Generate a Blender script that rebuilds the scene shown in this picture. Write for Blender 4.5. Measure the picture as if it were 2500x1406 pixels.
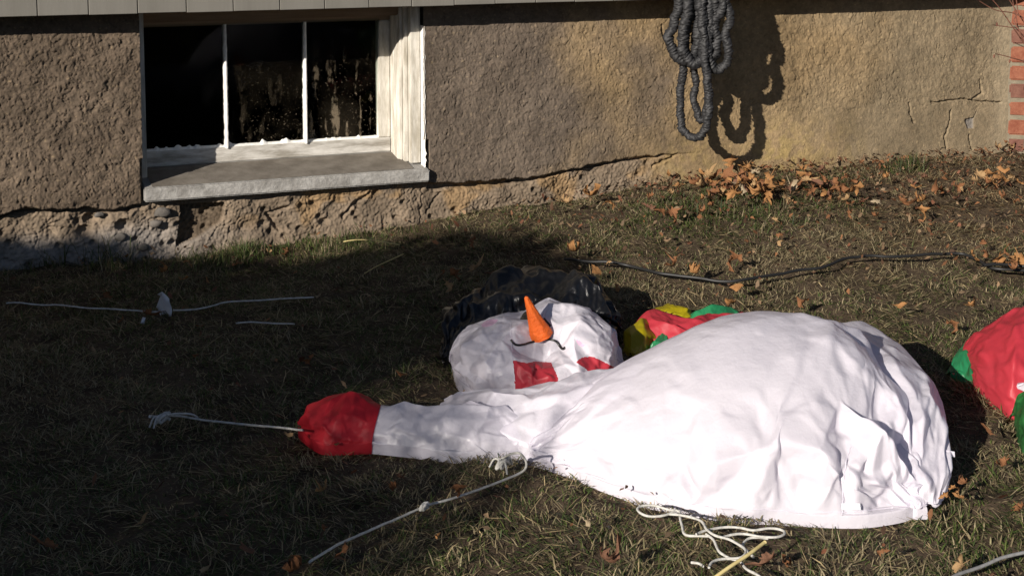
import bpy, bmesh, math, random
import numpy as np
from mathutils import Vector, Matrix

for o in list(bpy.data.objects): bpy.data.objects.remove(o)
SC = bpy.context.scene
COL = SC.collection
random.seed(7); RNG = np.random.default_rng(7)
R = math.radians

# ------------------------------------------------------------------ camera
# world: house wall in the plane y = 0 (outdoors is -y), x to the right, z up, metres
CAM_D, CAM_H = 4.359, 1.042
F_PX, C_X, C_Y = 3600.0, 1250.0, 140.0          # a 52 mm lens, picture is the lower crop of its frame
YAW, PITCH = R(21.8), R(6.0)
cam_d = bpy.data.cameras.new('camera'); cam = bpy.data.objects.new('camera', cam_d); COL.objects.link(cam)
cam.location = (0, -CAM_D, CAM_H); cam.rotation_euler = (math.pi/2 - PITCH, 0, -YAW)
cam_d.sensor_width = 36; cam_d.lens = 36*F_PX/2500; cam_d.shift_y = -(703-C_Y)/2500
cam_d.clip_start = 0.05; cam_d.clip_end = 500
SC.camera = cam
# ------------------------------------------------------------------ sky, sun, exposure
SUN_AZ, SUN_EL = R(55.4), R(20.5)                    # light travels to the right and into the wall
w = bpy.data.worlds.new('World'); SC.world = w; w.use_nodes = True
sky = w.node_tree.nodes.new('ShaderNodeTexSky'); sky.sky_type = 'NISHITA'; sky.sun_disc = False
sky.air_density = .6; sky.dust_density = .4; sky.sun_elevation = SUN_EL; sky.sun_rotation = math.pi + SUN_AZ
bg = w.node_tree.nodes['Background']; bg.inputs['Strength'].default_value = 0.05
w.node_tree.links.new(sky.outputs[0], bg.inputs['Color'])
sd = bpy.data.lights.new('sun', 'SUN'); sd.energy = 5.0; sd.angle = R(0.5); sd.color = (1.0, 0.92, 0.82)
sun = bpy.data.objects.new('sun', sd); COL.objects.link(sun); sun.location = (-4, -8, 6)
SDIR = Vector((math.sin(SUN_AZ)*math.cos(SUN_EL), math.cos(SUN_AZ)*math.cos(SUN_EL), -math.sin(SUN_EL)))
sun.rotation_euler = SDIR.to_track_quat('-Z', 'Y').to_euler()
SC.view_settings.view_transform = 'Standard'; SC.view_settings.look = 'None'
SC.view_settings.exposure = 0.55; SC.view_settings.gamma = 1.0

# ------------------------------------------------------------------ surveying helpers (photo pixel -> place)
_f = np.array([math.sin(YAW)*math.cos(PITCH), math.cos(YAW)*math.cos(PITCH), -math.sin(PITCH)])
_r = np.array([math.cos(YAW), -math.sin(YAW), 0.0]); _u = np.cross(_r, _f)
CAM = np.array([0, -CAM_D, CAM_H]); FH = np.array([math.sin(YAW), math.cos(YAW), 0.0])
def ray(px, py): return _r*((px-C_X)/F_PX) - _u*((py-C_Y)/F_PX) + _f
def at_y(px, py, y=0.0):
    r = ray(px, py); return CAM + r*((y+CAM_D)/r[1])
def px_of(P):
    d = np.asarray(P) - CAM; z = d@_f
    return C_X + F_PX*(d@_r)/z, C_Y - F_PX*(d@_u)/z
_gx = np.array([-60, .1, .5, 1.1, 1.4, 1.8, 2.26, 2.74, 3.3, 60]); _gz = np.array([.0, .008, .014, .022, .045, .076, .110, .130, .130, .13])
def ground_z(x, y):
    x = np.asarray(x, float); y = np.asarray(y, float)
    zb = np.interp(x, _gx, _gz)
    t = np.clip(1 + y/1.7, 0, 1); t = t*t*(3-2*t)
    return zb*(.3+.7*t) + .012*np.clip(y, -5, 0)
def gnd(px, py, h=0.0):
    r = ray(px, py); t = 2.0
    for _ in range(30):
        p = CAM + r*t; err = p[2] - (float(ground_z(p[0], p[1])) + h); t += err/(-r[2])*0.8
    return CAM + r*t

# ------------------------------------------------------------------ noise
_P = np.random.default_rng(3).permutation(256); _P = np.concatenate([_P, _P, _P])
_ang = np.random.default_rng(4).random(256)*2*math.pi; _G = np.stack([np.cos(_ang), np.sin(_ang)], 1)
def noise(x, y, s=0):
    xi = np.floor(x).astype(int); yi = np.floor(y).astype(int); xf = x-xi; yf = y-yi
    def g(i, j):
        h = _P[(_P[(xi+i+s*17) & 255] + yi+j) & 255]; v = _G[h]
        return v[..., 0]*(xf-i) + v[..., 1]*(yf-j)
    u = xf**3*(xf*(xf*6-15)+10); v = yf**3*(yf*(yf*6-15)+10)
    a = g(0, 0)*(1-u)+g(1, 0)*u; b = g(0, 1)*(1-u)+g(1, 1)*u
    return (a*(1-v)+b*v)*1.5
def fbm(x, y, n=4, s=0):
    r = 0; a = 1
    for i in range(n): r = r + a*noise(x*2**i, y*2**i, s+i*3); a *= .5
    return r
def cells(x, y, s=0):
    xi = np.floor(x).astype(int); yi = np.floor(y).astype(int)
    f1 = np.full(np.shape(x), 9.0); f2 = f1.copy(); idd = np.zeros(np.shape(x), int)
    for i in (-1, 0, 1):
        for j in (-1, 0, 1):
            h = _P[(_P[(xi+i+s*31) & 255] + yi+j) & 255]; h2 = _P[h+37]
            d = np.hypot(xi+i+h/255.0-x, yi+j+h2/255.0-y)
            n = d < f1; f2 = np.where(n, f1, np.minimum(f2, d)); idd = np.where(n, h, idd); f1 = np.where(n, d, f1)
    return f1, f2, idd
def sstep(a, b, x):
    t = np.clip((x-a)/(b-a), 0, 1); return t*t*(3-2*t)
def in_poly(x, y, poly):
    x = np.asarray(x); y = np.asarray(y); c = np.zeros(x.shape, bool); n = len(poly)
    for i in range(n):
        x1, y1 = poly[i]; x2, y2 = poly[(i+1) % n]
        if y1 == y2: continue
        c ^= ((y1 > y) != (y2 > y)) & (x < (x2-x1)*(y-y1)/(y2-y1)+x1)
    return c
def seg_dist(x, y, pts):
    d = np.full(np.shape(x), 9e9)
    for (x1, y1), (x2, y2) in zip(pts[:-1], pts[1:]):
        L = (x2-x1)**2+(y2-y1)**2+1e-12
        t = np.clip(((x-x1)*(x2-x1)+(y-y1)*(y2-y1))/L, 0, 1)
        d = np.minimum(d, np.hypot(x-x1-t*(x2-x1), y-y1-t*(y2-y1)))
    return d

# ------------------------------------------------------------------ objects
def tag(o, label=None, cat=None, group=None, kind=None):
    for k, v in (('label', label), ('category', cat), ('group', group), ('kind', kind)):
        if v: o[k] = v
    return o
def empty(name, loc=(0, 0, 0)):
    o = bpy.data.objects.new(name, None); COL.objects.link(o); o.location = loc; o.empty_display_size = .1; return o
def link(name, me, mat=None, parent=None, smooth=False):
    if mat: me.materials.append(mat)
    o = bpy.data.objects.new(name, me); COL.objects.link(o)
    if parent:
        o.parent = parent
        M = Matrix.Identity(4); q = parent
        while q is not None:
            M = Matrix.LocRotScale(q.location, q.rotation_euler, q.scale) @ M; q = q.parent
        o.matrix_basis = M.inverted()
    if smooth: me.polygons.foreach_set('use_smooth', [True]*len(me.polygons))
    return o
def mesh_np(name, V, Fq, smooth=True):
    """V (n,3), Fq (m,k)"""
    me = bpy.data.meshes.new(name); V = np.asarray(V, np.float32); Fq = np.asarray(Fq, np.int32); k = Fq.shape[1]
    me.vertices.add(len(V)); me.vertices.foreach_set('co', V.ravel())
    me.loops.add(Fq.size); me.loops.foreach_set('vertex_index', Fq.ravel())
    me.polygons.add(len(Fq)); me.polygons.foreach_set('loop_start', np.arange(0, Fq.size, k, dtype=np.int32))
    if smooth: me.polygons.foreach_set('use_smooth', np.ones(len(Fq), bool))
    me.update(calc_edges=True); me.validate(); return me
def set_col(me, C, name='Col'):
    a = me.color_attributes.new(name, 'FLOAT_COLOR', 'POINT')
    C = np.asarray(C, np.float32); C4 = np.ones((len(C), 4), np.float32); C4[:, :3] = C; a.data.foreach_set('color', C4.ravel())
def grid_faces(nu, nv, wrap_v=False):
    i, j = np.meshgrid(np.arange(nu-1), np.arange(nv if wrap_v else nv-1), indexing='ij'); j2 = (j+1) % nv
    return np.stack([i*nv+j, (i+1)*nv+j, (i+1)*nv+j2, i*nv+j2], -1).reshape(-1, 4)
def box(name, x0, x1, y0, y1, z0, z1, mat, parent=None, bev=.003, jit=0.0):
    bm = bmesh.new(); bmesh.ops.create_cube(bm, size=1)
    for v in bm.verts:
        v.co = Vector(((x0+x1)/2+v.co.x*(x1-x0), (y0+y1)/2+v.co.y*(y1-y0), (z0+z1)/2+v.co.z*(z1-z0)))
        if jit: v.co += Vector([random.uniform(-jit, jit) for _ in range(3)])
    if bev: bmesh.ops.bevel(bm, geom=list(bm.edges), offset=bev, segments=2, affect='EDGES')
    me = bpy.data.meshes.new(name); bm.to_mesh(me); bm.free(); return link(name, me, mat, parent)
def spline(pts, n):
    """Catmull-Rom through pts, resampled to n points by length"""
    P = np.asarray(pts, float)
    if len(P) > 2:
        Q = np.vstack([2*P[0]-P[1], P, 2*P[-1]-P[-2]]); out = []
        for i in range(1, len(Q)-2):
            t = np.linspace(0, 1, 24, endpoint=False)[:, None]; a, b, c, d = Q[i-1:i+3]
            out.append(.5*(2*b+(c-a)*t+(2*a-5*b+4*c-d)*t**2+(3*b-a-3*c+d)*t**3))
        P = np.vstack(out+[P[-1:]])
    L = np.r_[0, np.cumsum(np.linalg.norm(np.diff(P, axis=0), axis=1))]; s = np.linspace(0, L[-1], n)
    return np.stack([np.interp(s, L, P[:, k]) for k in range(P.shape[1])], 1)
def tube_arrays(path, rad, seg=10, rfun=None):
    P = np.asarray(path, float); n = len(P); T = np.gradient(P, axis=0); T /= np.linalg.norm(T, axis=1)[:, None]+1e-12
    N = np.zeros_like(P); a = np.array([0, 0, 1.0]) if abs(T[0][2]) < .9 else np.array([1.0, 0, 0])
    N[0] = a-T[0]*(a@T[0]); N[0] /= np.linalg.norm(N[0])
    for i in range(1, n):
        v = N[i-1]-T[i]*(N[i-1]@T[i]); N[i] = v/(np.linalg.norm(v)+1e-12)
    B = np.cross(T, N); th = np.linspace(0, 2*math.pi, seg, endpoint=False)
    r = np.broadcast_to(np.asarray(rad, float).reshape(-1, 1), (n, seg)).copy()
    if rfun is not None: r = r*rfun(np.arange(n)[:, None], th[None, :])
    V = P[:, None]+r[..., None]*(np.cos(th)[None, :, None]*N[:, None]+np.sin(th)[None, :, None]*B[:, None])
    F = grid_faces(n, seg, True); V = np.vstack([V.reshape(-1, 3), P[:1], P[-1:]])
    c0, c1 = n*seg, n*seg+1; j = np.arange(seg); k = (j+1) % seg
    tri0 = np.stack([np.full(seg, c0), k, j], 1); tri1 = np.stack([np.full(seg, c1), (n-1)*seg+j, (n-1)*seg+k], 1)
    return V, F, np.vstack([tri0, tri1])
def tube(name, path, rad, mat, parent=None, seg=10, rfun=None):
    V, F, Tt = tube_arrays(path, rad, seg, rfun); F3 = np.vstack([F[:, [0, 1, 2]], F[:, [0, 2, 3]], Tt])
    return link(name, mesh_np(name, V, F3), mat, parent)

# ------------------------------------------------------------------ materials
def mat(name, col=(.5, .5, .5), rough=.8, spec=.3, col2=None, scale=20, bump=0.0, bscale=60, attr=None, transl=0.0, detail=6, metal=0, bdist=.002, anis=(1, 1, 1), voro=0.0, ridge=0.0):
    m = bpy.data.materials.new(name); m.use_nodes = True; nt = m.node_tree; N = nt.nodes; Lk = nt.links
    b = N['Principled BSDF']; b.inputs['Roughness'].default_value = rough; b.inputs['Specular IOR Level'].default_value = spec; b.inputs['Metallic'].default_value = metal
    tc = N.new('ShaderNodeTexCoord'); mp = N.new('ShaderNodeMapping'); mp.inputs['Scale'].default_value = anis; Lk.new(tc.outputs['Object'], mp.inputs['Vector'])
    src = None
    if attr:
        a = N.new('ShaderNodeAttribute'); a.attribute_name = attr; src = a.outputs['Color']
    if col2 is not None or attr:
        nz = N.new('ShaderNodeTexNoise'); nz.inputs['Scale'].default_value = scale; nz.inputs['Detail'].default_value = detail; nz.inputs['Roughness'].default_value = .65
        Lk.new(mp.outputs[0], nz.inputs['Vector'])
        rp = N.new('ShaderNodeValToRGB'); rp.color_ramp.elements[0].position = .36; rp.color_ramp.elements[1].position = .64; Lk.new(nz.outputs['Fac'], rp.inputs[0])
        if attr:
            rp.color_ramp.elements[0].color = (*(col if col2 is not None else (.8, .8, .8)), 1); rp.color_ramp.elements[1].color = (*(col2 if col2 is not None else (1.15, 1.12, 1.1)), 1)
            mx = N.new('ShaderNodeMix'); mx.data_type = 'RGBA'; mx.blend_type = 'MULTIPLY'; mx.inputs[0].default_value = 1
            Lk.new(src, mx.inputs[6]); Lk.new(rp.outputs[0], mx.inputs[7]); src = mx.outputs[2]
        else:
            rp.color_ramp.elements[0].color = (*col, 1); rp.color_ramp.elements[1].color = (*col2, 1); src = rp.outputs[0]
    if src is not None: Lk.new(src, b.inputs['Base Color'])
    else: b.inputs['Base Color'].default_value = (*col, 1)
    if bump:
        n2 = N.new('ShaderNodeTexNoise'); n2.inputs['Scale'].default_value = bscale; n2.inputs['Detail'].default_value = 8; n2.inputs['Roughness'].default_value = .6
        Lk.new(mp.outputs[0], n2.inputs['Vector']); bp = N.new('ShaderNodeBump'); bp.inputs['Strength'].default_value = bump; bp.inputs['Distance'].default_value = bdist
        h = n2.outputs['Fac']
        if ridge:
            rg = N.new('ShaderNodeTexNoise'); rg.noise_type = 'RIDGED_MULTIFRACTAL'; rg.inputs['Scale'].default_value = ridge; rg.inputs['Detail'].default_value = 2.5; rg.inputs['Roughness'].default_value = .5; rg.inputs['Distortion'].default_value = .6
            Lk.new(mp.outputs[0], rg.inputs['Vector']); rs_ = N.new('ShaderNodeMath'); rs_.operation = 'MULTIPLY_ADD'; rs_.inputs[1].default_value = .16; Lk.new(rg.outputs['Fac'], rs_.inputs[0]); Lk.new(h, rs_.inputs[2]); h = rs_.outputs[0]
        if voro:
            vo = N.new('ShaderNodeTexVoronoi'); vo.feature = 'DISTANCE_TO_EDGE'; vo.inputs['Scale'].default_value = voro
            wr = N.new('ShaderNodeMix'); wr.data_type = 'VECTOR'; wr.inputs[0].default_value = .12; Lk.new(mp.outputs[0], wr.inputs[4]); Lk.new(n2.outputs['Color'], wr.inputs[5]); Lk.new(wr.outputs[1], vo.inputs['Vector'])
            ad = N.new('ShaderNodeMath'); ad.operation = 'ADD'; Lk.new(h, ad.inputs[0]); Lk.new(vo.outputs['Distance'], ad.inputs[1]); h = ad.outputs[0]
        Lk.new(h, bp.inputs['Height']); Lk.new(bp.outputs[0], b.inputs['Normal'])
    if transl:
        tr = N.new('ShaderNodeBsdfTranslucent'); ms = N.new('ShaderNodeMixShader'); ms.inputs[0].default_value = transl
        if src is not None: Lk.new(src, tr.inputs['Color'])
        else: tr.inputs['Color'].default_value = (*col, 1)
        if bump: Lk.new(bp.outputs[0], tr.inputs['Normal'])
        Lk.new(b.outputs[0], ms.inputs[1]); Lk.new(tr.outputs[0], ms.inputs[2]); Lk.new(ms.outputs[0], N['Material Output'].inputs['Surface'])
    return m
M = {}
M['wall'] = mat('stucco', attr='Col', rough=.95, spec=.1, scale=60, bump=.6, bscale=170, bdist=.003)
M['soil'] = mat('soil', (.040, .029, .020), .95, .1, (.10, .072, .048), 14, .8, 60, bdist=.01)
M['siding'] = mat('siding_paint', (.14, .132, .115), .8, .25, (.168, .159, .140), 9, .35, 220, anis=(1, 1, .12), bdist=.001)
M['trim'] = mat('trim_paint', (.36, .33, .27), .75, .25, (.66, .63, .57), 42, .7, 150, anis=(1, 1, .2), bdist=.0015)
M['rail'] = mat('sash_paint', (.26, .24, .205), .75, .25, (.58, .56, .52), 46, .7, 150, anis=(.2, 1, 1), bdist=.0015)
M['sill'] = mat('sill_stone', (.21, .20, .185), .85, .2, (.36, .35, .33), 26, .9, 70, bdist=.004)
M['dirt'] = mat('sill_grime', (.12, .105, .088), .95, .1, (.19, .17, .145), 16, .5, 120, bdist=.001)
M['board'] = mat('bare_wood', (.16, .10, .06), .9, .1, (.30, .22, .15), 12, .4, 80, anis=(.1, 1, 1))
M['putty'] = mat('putty', (.62, .61, .58), .8, .2, (.8, .79, .76), 60, .6, 120)
M['dark'] = mat('dark_interior', (.012, .011, .010), .95, .05)
M['brick'] = mat('brick', (.165, .055, .034), .95, .1, (.25, .105, .065), 34, .6, 160, bdist=.003)
M['brick2'] = mat('brick_dull', (.12, .055, .042), .95, .1, (.18, .09, .066), 34, .6, 160, bdist=.003)
M['mortar'] = mat('mortar', (.15, .13, .095), .95, .1, (.21, .18, .13), 40, .8, 200, bdist=.003)
M['stone'] = mat('stone', (.085, .078, .07), .9, .2, (.15, .135, .12), 40, .6, 120)
M['hose'] = mat('hose_fabric', (.010, .010, .011), .62, .45, (.021, .021, .0225), 70, .5, 400, bdist=.001)
M['metal'] = mat('dark_metal', (.08, .08, .08), .5, .5, metal=.6)
M['white'] = mat('white_nylon', (.80, .77, .845), .28, .5, (.84, .81, .885), 6, .5, 60, transl=.42, bdist=.003, ridge=16)
M['red'] = mat('red_nylon', (.50, .040, .058), .46, .35, (.56, .050, .072), 6, .3, 40, transl=0.38, bdist=.003, ridge=12)
M['redmit'] = mat('red_mitten_nylon', (.46, .018, .03), .46, .35, (.54, .026, .04), 6, .25, 40, transl=0.38, bdist=.003, ridge=12)
M['black'] = mat('black_nylon', (.005, .005, .005), .30, .5, (.009, .009, .010), 6, .5, 40, transl=0, bdist=.005, ridge=16)
M['yellow'] = mat('yellow_nylon', (.33, .27, .006), .34, .5, (.38, .31, .008), 6, .35, 40, transl=0.30, bdist=.003, ridge=12)
M['green'] = mat('green_nylon', (.02, .21, .085), .38, .45, (.03, .25, .10), 6, .35, 40, transl=0.30, bdist=.003, ridge=12)
M['dgreen'] = mat('dark_green_nylon', (.008, .05, .014), .45, .4, (.03, .16, .04), 30, .35, 40, transl=.1, bdist=.003, voro=22)
M['orange'] = mat('orange_nylon', (.80, .13, .012), .42, .4, (.88, .17, .02), 10, .6, 60, transl=.2, bdist=.004, voro=40)
M['pink'] = mat('pink_print', (.72, .45, .62), .4, .4, (.78, .52, .68), 10, .35, 30, transl=.25, bdist=.003, voro=22)
M['rope'] = mat('white_cord', (.36, .35, .32), .85, .15, (.54, .53, .50), 120, .8, 500, bdist=.001)
M['cable'] = mat('black_cable', (.014, .014, .014), .48, .4)
M['plastic'] = mat('torn_plastic', (.72, .74, .80), .3, .5, (.8, .82, .86), 20, .5, 80, transl=.35, bdist=.003, voro=30)
M['straw'] = mat('dry_stalk', (.42, .34, .15), .8, .2, (.55, .46, .22), 60)
M['twig'] = mat('twig_bark', (.12, .05, .035), .8, .2, (.2, .09, .06), 60)
M['grass'] = mat('grass', attr='Col', rough=.62, spec=.25, scale=300, transl=.18)
M['leafbush'] = mat('shrub_leaf', (.02, .04, .012), .6, .3, (.045, .08, .025), 8)
LEAFM = [mat('leaf_%s' % n, a, .75, .25, b, 26, .5, 90, transl=.14, bdist=.002) for n, a, b in (
    ('orange', (.25, .118, .042), (.37, .195, .078)), ('tan', (.27, .165, .078), (.37, .245, .122)), ('russet', (.16, .068, .030), (.25, .115, .05)), ('pale', (.31, .24, .155), (.40, .32, .21)), ('dark', (.11, .055, .035), (.19, .095, .055)))]

# =================================================================== THE SETTING
# ground: one sheet, fine where the camera looks
xs = np.unique(np.concatenate([np.linspace(-60, -1.5, 12), np.linspace(-1.5, 5, 261), np.linspace(5, 60, 12)]))
ys = np.unique(np.concatenate([np.linspace(-60, -4.6, 14), np.linspace(-4.6, .1, 190), np.linspace(.1, 40, 8)]))
X, Y = np.meshgrid(xs, ys, indexing='ij'); near = ((X > -1.6) & (X < 5.1) & (Y > -4.7))
Z = ground_z(X, Y) + near*(.012*fbm(X*2.2, Y*2.2, 4)+.006*noise(X*14, Y*14, 2)) - .012
Z -= sstep(.0, .1, Y)*.3
lawn = link('ground', mesh_np('ground', np.stack([X, Y, Z], -1).reshape(-1, 3), grid_faces(len(xs), len(ys))), M['soil'])
tag(lawn, 'bare brown soil under the lawn', 'ground', kind='structure')

# ------------------------------------------------------------------ house
house = tag(empty('house', (1.0, 0, 0)), 'old house with stuccoed foundation, basement window, pale shingle siding and brick corner', 'house')
WX0, WX1, WZ0, WZ1 = .574, 1.438, .176, .735
def wl(pts): return [tuple(at_y(*p)[[0, 2]]) for p in pts]
lip_l = wl([(-80, 528), (0, 517), (60, 500), (120, 507), (200, 500), (260, 508), (345, 494)])
lip_r = wl([(1040, 449), (1110, 447), (1200, 441), (1310, 430), (1360, 416), (1440, 402), (1500, 388), (1580, 378), (1640, 371)])
dx = .0026
gx = np.arange(-.25, 3.78, dx); gz = np.arange(-.16, .80, dx)
X, Zw = np.meshgrid(gx, gz, indexing='ij')
wob = .006*noise(X*30, Zw*30, 5)
lipz = np.where(X < .8, np.interp(X, [p[0] for p in lip_l], [p[1] for p in lip_l]), np.interp(X, [p[0] for p in lip_r], [p[1] for p in lip_r])) + wob
under_sill = (X > lip_l[-1][0]-.004) & (X < lip_r[0][0]+.003)
lipz = np.where(under_sill, .30, lipz)
fade = 1-sstep(lip_r[-3][0], lip_r[-1][0]+.12, X)                  # to the right the coat runs down into the ground
above = sstep(-.004, .004, Zw-lipz)
coat = np.clip(above + (1-fade), 0, 1)
# stucco: thrown coat with wormy creases
wxn = X + .008*noise(X*34, Zw*34, 1)+.003*noise(X*110, Zw*110, 7); wzn = Zw + .009*noise(X*31+9, Zw*31, 2)
sx = wxn*.92+wzn*.34; sz = wzn*.94-wxn*.30
n1 = noise(sx/.0125, sz/.024, 3); n2 = noise(sx/.0085+5, sz/.0135, 4); n3 = fbm(X/.05, Zw/.05, 3, 6)
mask = .45+.55*sstep(-.35, .35, noise(X*9, Zw*9, 8))
crease = np.clip(1-np.abs(n1)/.15, 0, 1)**1.1*mask*sstep(-.3, .2, noise(X*40, Zw*40, 15)) + .6*np.clip(1-np.abs(n2)/.17, 0, 1)**1.2*(1.25-mask)
rough_l = 1.35-.45*sstep(.4, 1.6, X)-.15*sstep(2.6, 3.4, X)
smooth_edge = sstep(0, .035, X-WX1)*(X > .9) + sstep(.0, .01, WX0-X)*(X <= .9)
smooth_edge = np.where((X > WX0) & (X < WX1), 1, smooth_edge)*sstep(3.72, 3.62, X)
low_calm = .45+.55*sstep(.26, .36, Zw + .25*(1-sstep(1.6, 2.6, X)))
st = (-.0058*crease + .0016*n2 + .0014*n1 + .0030*n3)*rough_l*.78*(.25+.75*smooth_edge)*low_calm + .004*fbm(X*3, Zw*3, 2, 9)
# exposed foundation below the coat
f1, f2, cid = cells(X/.045, Zw/.036, 2); g1, g2, gid = cells(X/.015, Zw/.013, 3)
pits = np.clip(1-f1/.30, 0, 1)*(cid % 5 == 0)
fo = .011*fbm(X/.11, Zw/.09, 5, 11) + .003*noise(X/.008, Zw/.008, 12) - .016*pits - .004*np.clip(1-(f2-f1)/.10, 0, 1)*(noise(X*7, Zw*7, 14) > .05) + .0022*(1-g1)
fo = fo + .010*sstep(.10, .0, Zw)*(X < 1.3)
disp = coat*(.024+.026*sstep(1.0, .1, X)+st) + (1-coat)*(fo+.004+.020*sstep(1.0, .1, X))
# the open crack under the lip, and other cracks
lipd = np.abs(Zw-(lipz-.007)); thick = np.interp(X, [0, .5, 1.44, 1.7, 1.9, 2.3], [.004, .006, .014, .013, .006, .002])*(~under_sill)
disp = disp - np.clip(1-lipd/(thick+1e-4), 0, 1)**.5*.022*fade*(thick > 0)
def crack(pts, wd, dep):
    global disp
    d = seg_dist(X+.004*noise(X*60, Zw*60, 20), Zw+.004*noise(X*60, Zw*60, 21), wl(pts)); disp = disp - dep*np.clip(1-d/wd, 0, 1)**.6
crack([(2265, 248), (2300, 246), (2345, 240), (2372, 246), (2432, 249)], .0042, .013); crack([(2360, 244), (2388, 225), (2382, 195)], .005, .012)
crack([(2212, 250), (2213, 275), (2222, 298)], .005, .013); crack([(2312, 268), (2308, 300), (2297, 330), (2300, 360)], .0042, .012)
crack([(2355, 330), (2362, 362)], .0045, .012); crack([(1590, 405), (1640, 380)], .005, .012); crack([(1420, 470), (1450, 440)], .005, .01)
crack([(1608, 60), (1614, 95)], .005, .012); crack([(1030, 455), (1028, 500), (1022, 540)], .003, .006)
crack([(1075, 470), (1060, 490), (1040, 520)], .004, .01); crack([(900, 470), (860, 500), (835, 530)], .006, .014); crack([(700, 505), (650, 520), (680, 560)], .006, .014)
patch = in_poly(X, Zw, wl([(2378, 262), (2366, 285), (2345, 290), (2352, 312), (2366, 312), (2368, 285)])); disp = disp - .008*patch
hole = in_poly(X+.004*noise(X*50, Zw*50, 1), Zw, wl([(442, 500), (548, 492), (540, 540), (480, 580), (430, 600), (436, 545)])); disp = disp - .030*hole
for cx, cy, rr, dd in ((205, 560, .02, .02), (300, 545, .022, .02), (220, 530, .02, .022), (505, 520, .016, .012), (640, 545, .014, .012), (790, 540, .015, .014), (20, 590, .012, .012), (420, 590, .012, .016)):
    q = at_y(cx, cy); disp = disp - dd*np.clip(1.2-np.hypot((X-q[0]), (Zw-q[2])*1.4)/rr, 0, 1)**.5
# colours of the coat and foundation, with one painted shade tint
def fld(x, z, r): return np.exp(-((X-x)**2+(Zw-z)**2*1.3)/r**2)
C = np.zeros(X.shape+(3,))
brown = np.array([.124, .099, .077]); mauve = np.array([.125, .104, .086]); tan = np.array([.250, .188, .112]); grey = np.array([.21, .172, .118]); conc = np.array([.185, .150, .115]); yel = np.array([.42, .33, .12]); orange = np.array([.28, .18, .08]); shade_bluegrey = np.array([.23, .22, .215])
nn = fbm(X*2.5, Zw*2.5, 4, 30)
t = sstep(.4, 1.5, X+.2*nn)[..., None]; C[:] = brown*(1-t)+mauve*t
t = sstep(1.75, 2.35, X+.45*nn+.35*(Zw-.4))[..., None]; C = C*(1-t)+tan*t
t = sstep(2.7, 3.2, X+.25*nn)[..., None]; C = C*(1-t)+grey*t
C = C*(1+.22*fbm(X*6, Zw*6, 4, 31)[..., None]+.10*noise(X*16, Zw*2.2, 35)[..., None]+.14*noise(X*2.1, Zw*3, 36)[..., None])
C = C*(1-.28*np.clip(crease, 0, 1)[..., None]*smooth_edge[..., None]*coat[..., None])      # darker along the creases
fl = (noise(X/.010, Zw/.010, 33) > .62)[..., None]; C = np.where(fl, C*1.25+np.array([.04, .03, .01]), C)
lo = (1-coat)[..., None]; cc = conc*(1+.35*fbm(X*8, Zw*8, 4, 40)[..., None]); on = (sstep(.05, .4, fbm(X*6, Zw*9, 3, 41))*sstep(.7, 1.1, X))[..., None]
cc = cc*(1-.5*on)+orange*.5*on; bl = (sstep(1.0, .4, X)*sstep(.13, .06, Zw+.03*nn))[..., None]; cc = cc*(1-bl)+shade_bluegrey*bl  # low left foundation tinted with the bluish cast of shade
cc = np.where((pits > 0)[..., None], cc*.75, cc)
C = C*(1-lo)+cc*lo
dirt = (sstep(.10, .0, np.abs(Zw-lipz))*(Zw > lipz)*(X < 1.0)*.35)[..., None]; C = C*(1-dirt*.5)
yl = np.clip(.40*fld(2.72, .17, .12)+.22*fld(2.38, .14, .12)+.15*fld(2.95, .14, .14), 0, .45)*sstep(-.25, .25, fbm(X*22, Zw*22, 4, 42)); C = C*(1-yl[..., None])+yel*yl[..., None]
C = np.where(hole[..., None], np.array([.10, .08, .06])*(1+.5*noise(X*90, Zw*90, 3)[..., None]), C)
C = np.where(patch[..., None], np.array([.19, .18, .17]), C)
me_e = (sstep(3.58, 3.70, X+.03*nn))[..., None]; C = C*(1-me_e)+np.array([.29, .245, .175])*me_e
C = np.clip(C*np.array([.95, .92, .87]), .01, .9)
V = np.stack([X, -disp, Zw], -1).reshape(-1, 3); Fw = grid_faces(len(gx), len(gz))
fc = V[Fw].mean(1); keepf = ~((fc[:, 0] > WX0) & (fc[:, 0] < WX1) & (fc[:, 2] > WZ0) & (fc[:, 2] < WZ1))
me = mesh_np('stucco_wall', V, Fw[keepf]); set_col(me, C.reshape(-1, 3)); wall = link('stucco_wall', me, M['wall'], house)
# wall carried on out of the picture to both sides, and the mass behind
for x0, x1 in ((-3.5, -.25), (3.78, 7.0)):
    g = np.arange(x0, x1+.001, .05); h = np.arange(-.16, .801, .05); A, B = np.meshgrid(g, h, indexing='ij')
    me = mesh_np('stucco_wall', np.stack([A, -.016-.006*noise(A*20, B*20), B], -1).reshape(-1, 3), grid_faces(len(g), len(h))); set_col(me, np.tile(np.array([[.19, .15, .11]]), (A.size, 1))); link('stucco_wall', me, M['wall'], house)

# window
win = empty('window', (1.0, .05, .17)); win.parent = house; win.location = (0, .05, .17)
SY = .135
def bar_prism(name, prof, x0, x1, m, parent, bev=.004):      # (y,z) profile swept in x
    n = len(prof); V = [(x0, y, z) for y, z in prof]+[(x1, y, z) for y, z in prof]
    bm = bmesh.new(); vs = [bm.verts.new(v) for v in V]; bm.faces.new(vs[:n]); bm.faces.new(vs[n:][::-1])
    for i in range(n): bm.faces.new((vs[i], vs[n+i], vs[n+(i+1) % n], vs[(i+1) % n]))
    bmesh.ops.recalc_face_normals(bm, faces=bm.faces); 
    if bev: bmesh.ops.bevel(bm, geom=list(bm.edges), offset=bev, segments=2, affect='EDGES')
    me = bpy.data.meshes.new(name); bm.to_mesh(me); bm.free(); return link(name, me, m, parent)
bar_prism('sill', [(-.046, .174), (-.048, .211), (.17, .249), (.17, .174)], .575, 1.449, M['sill'], win)
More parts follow.
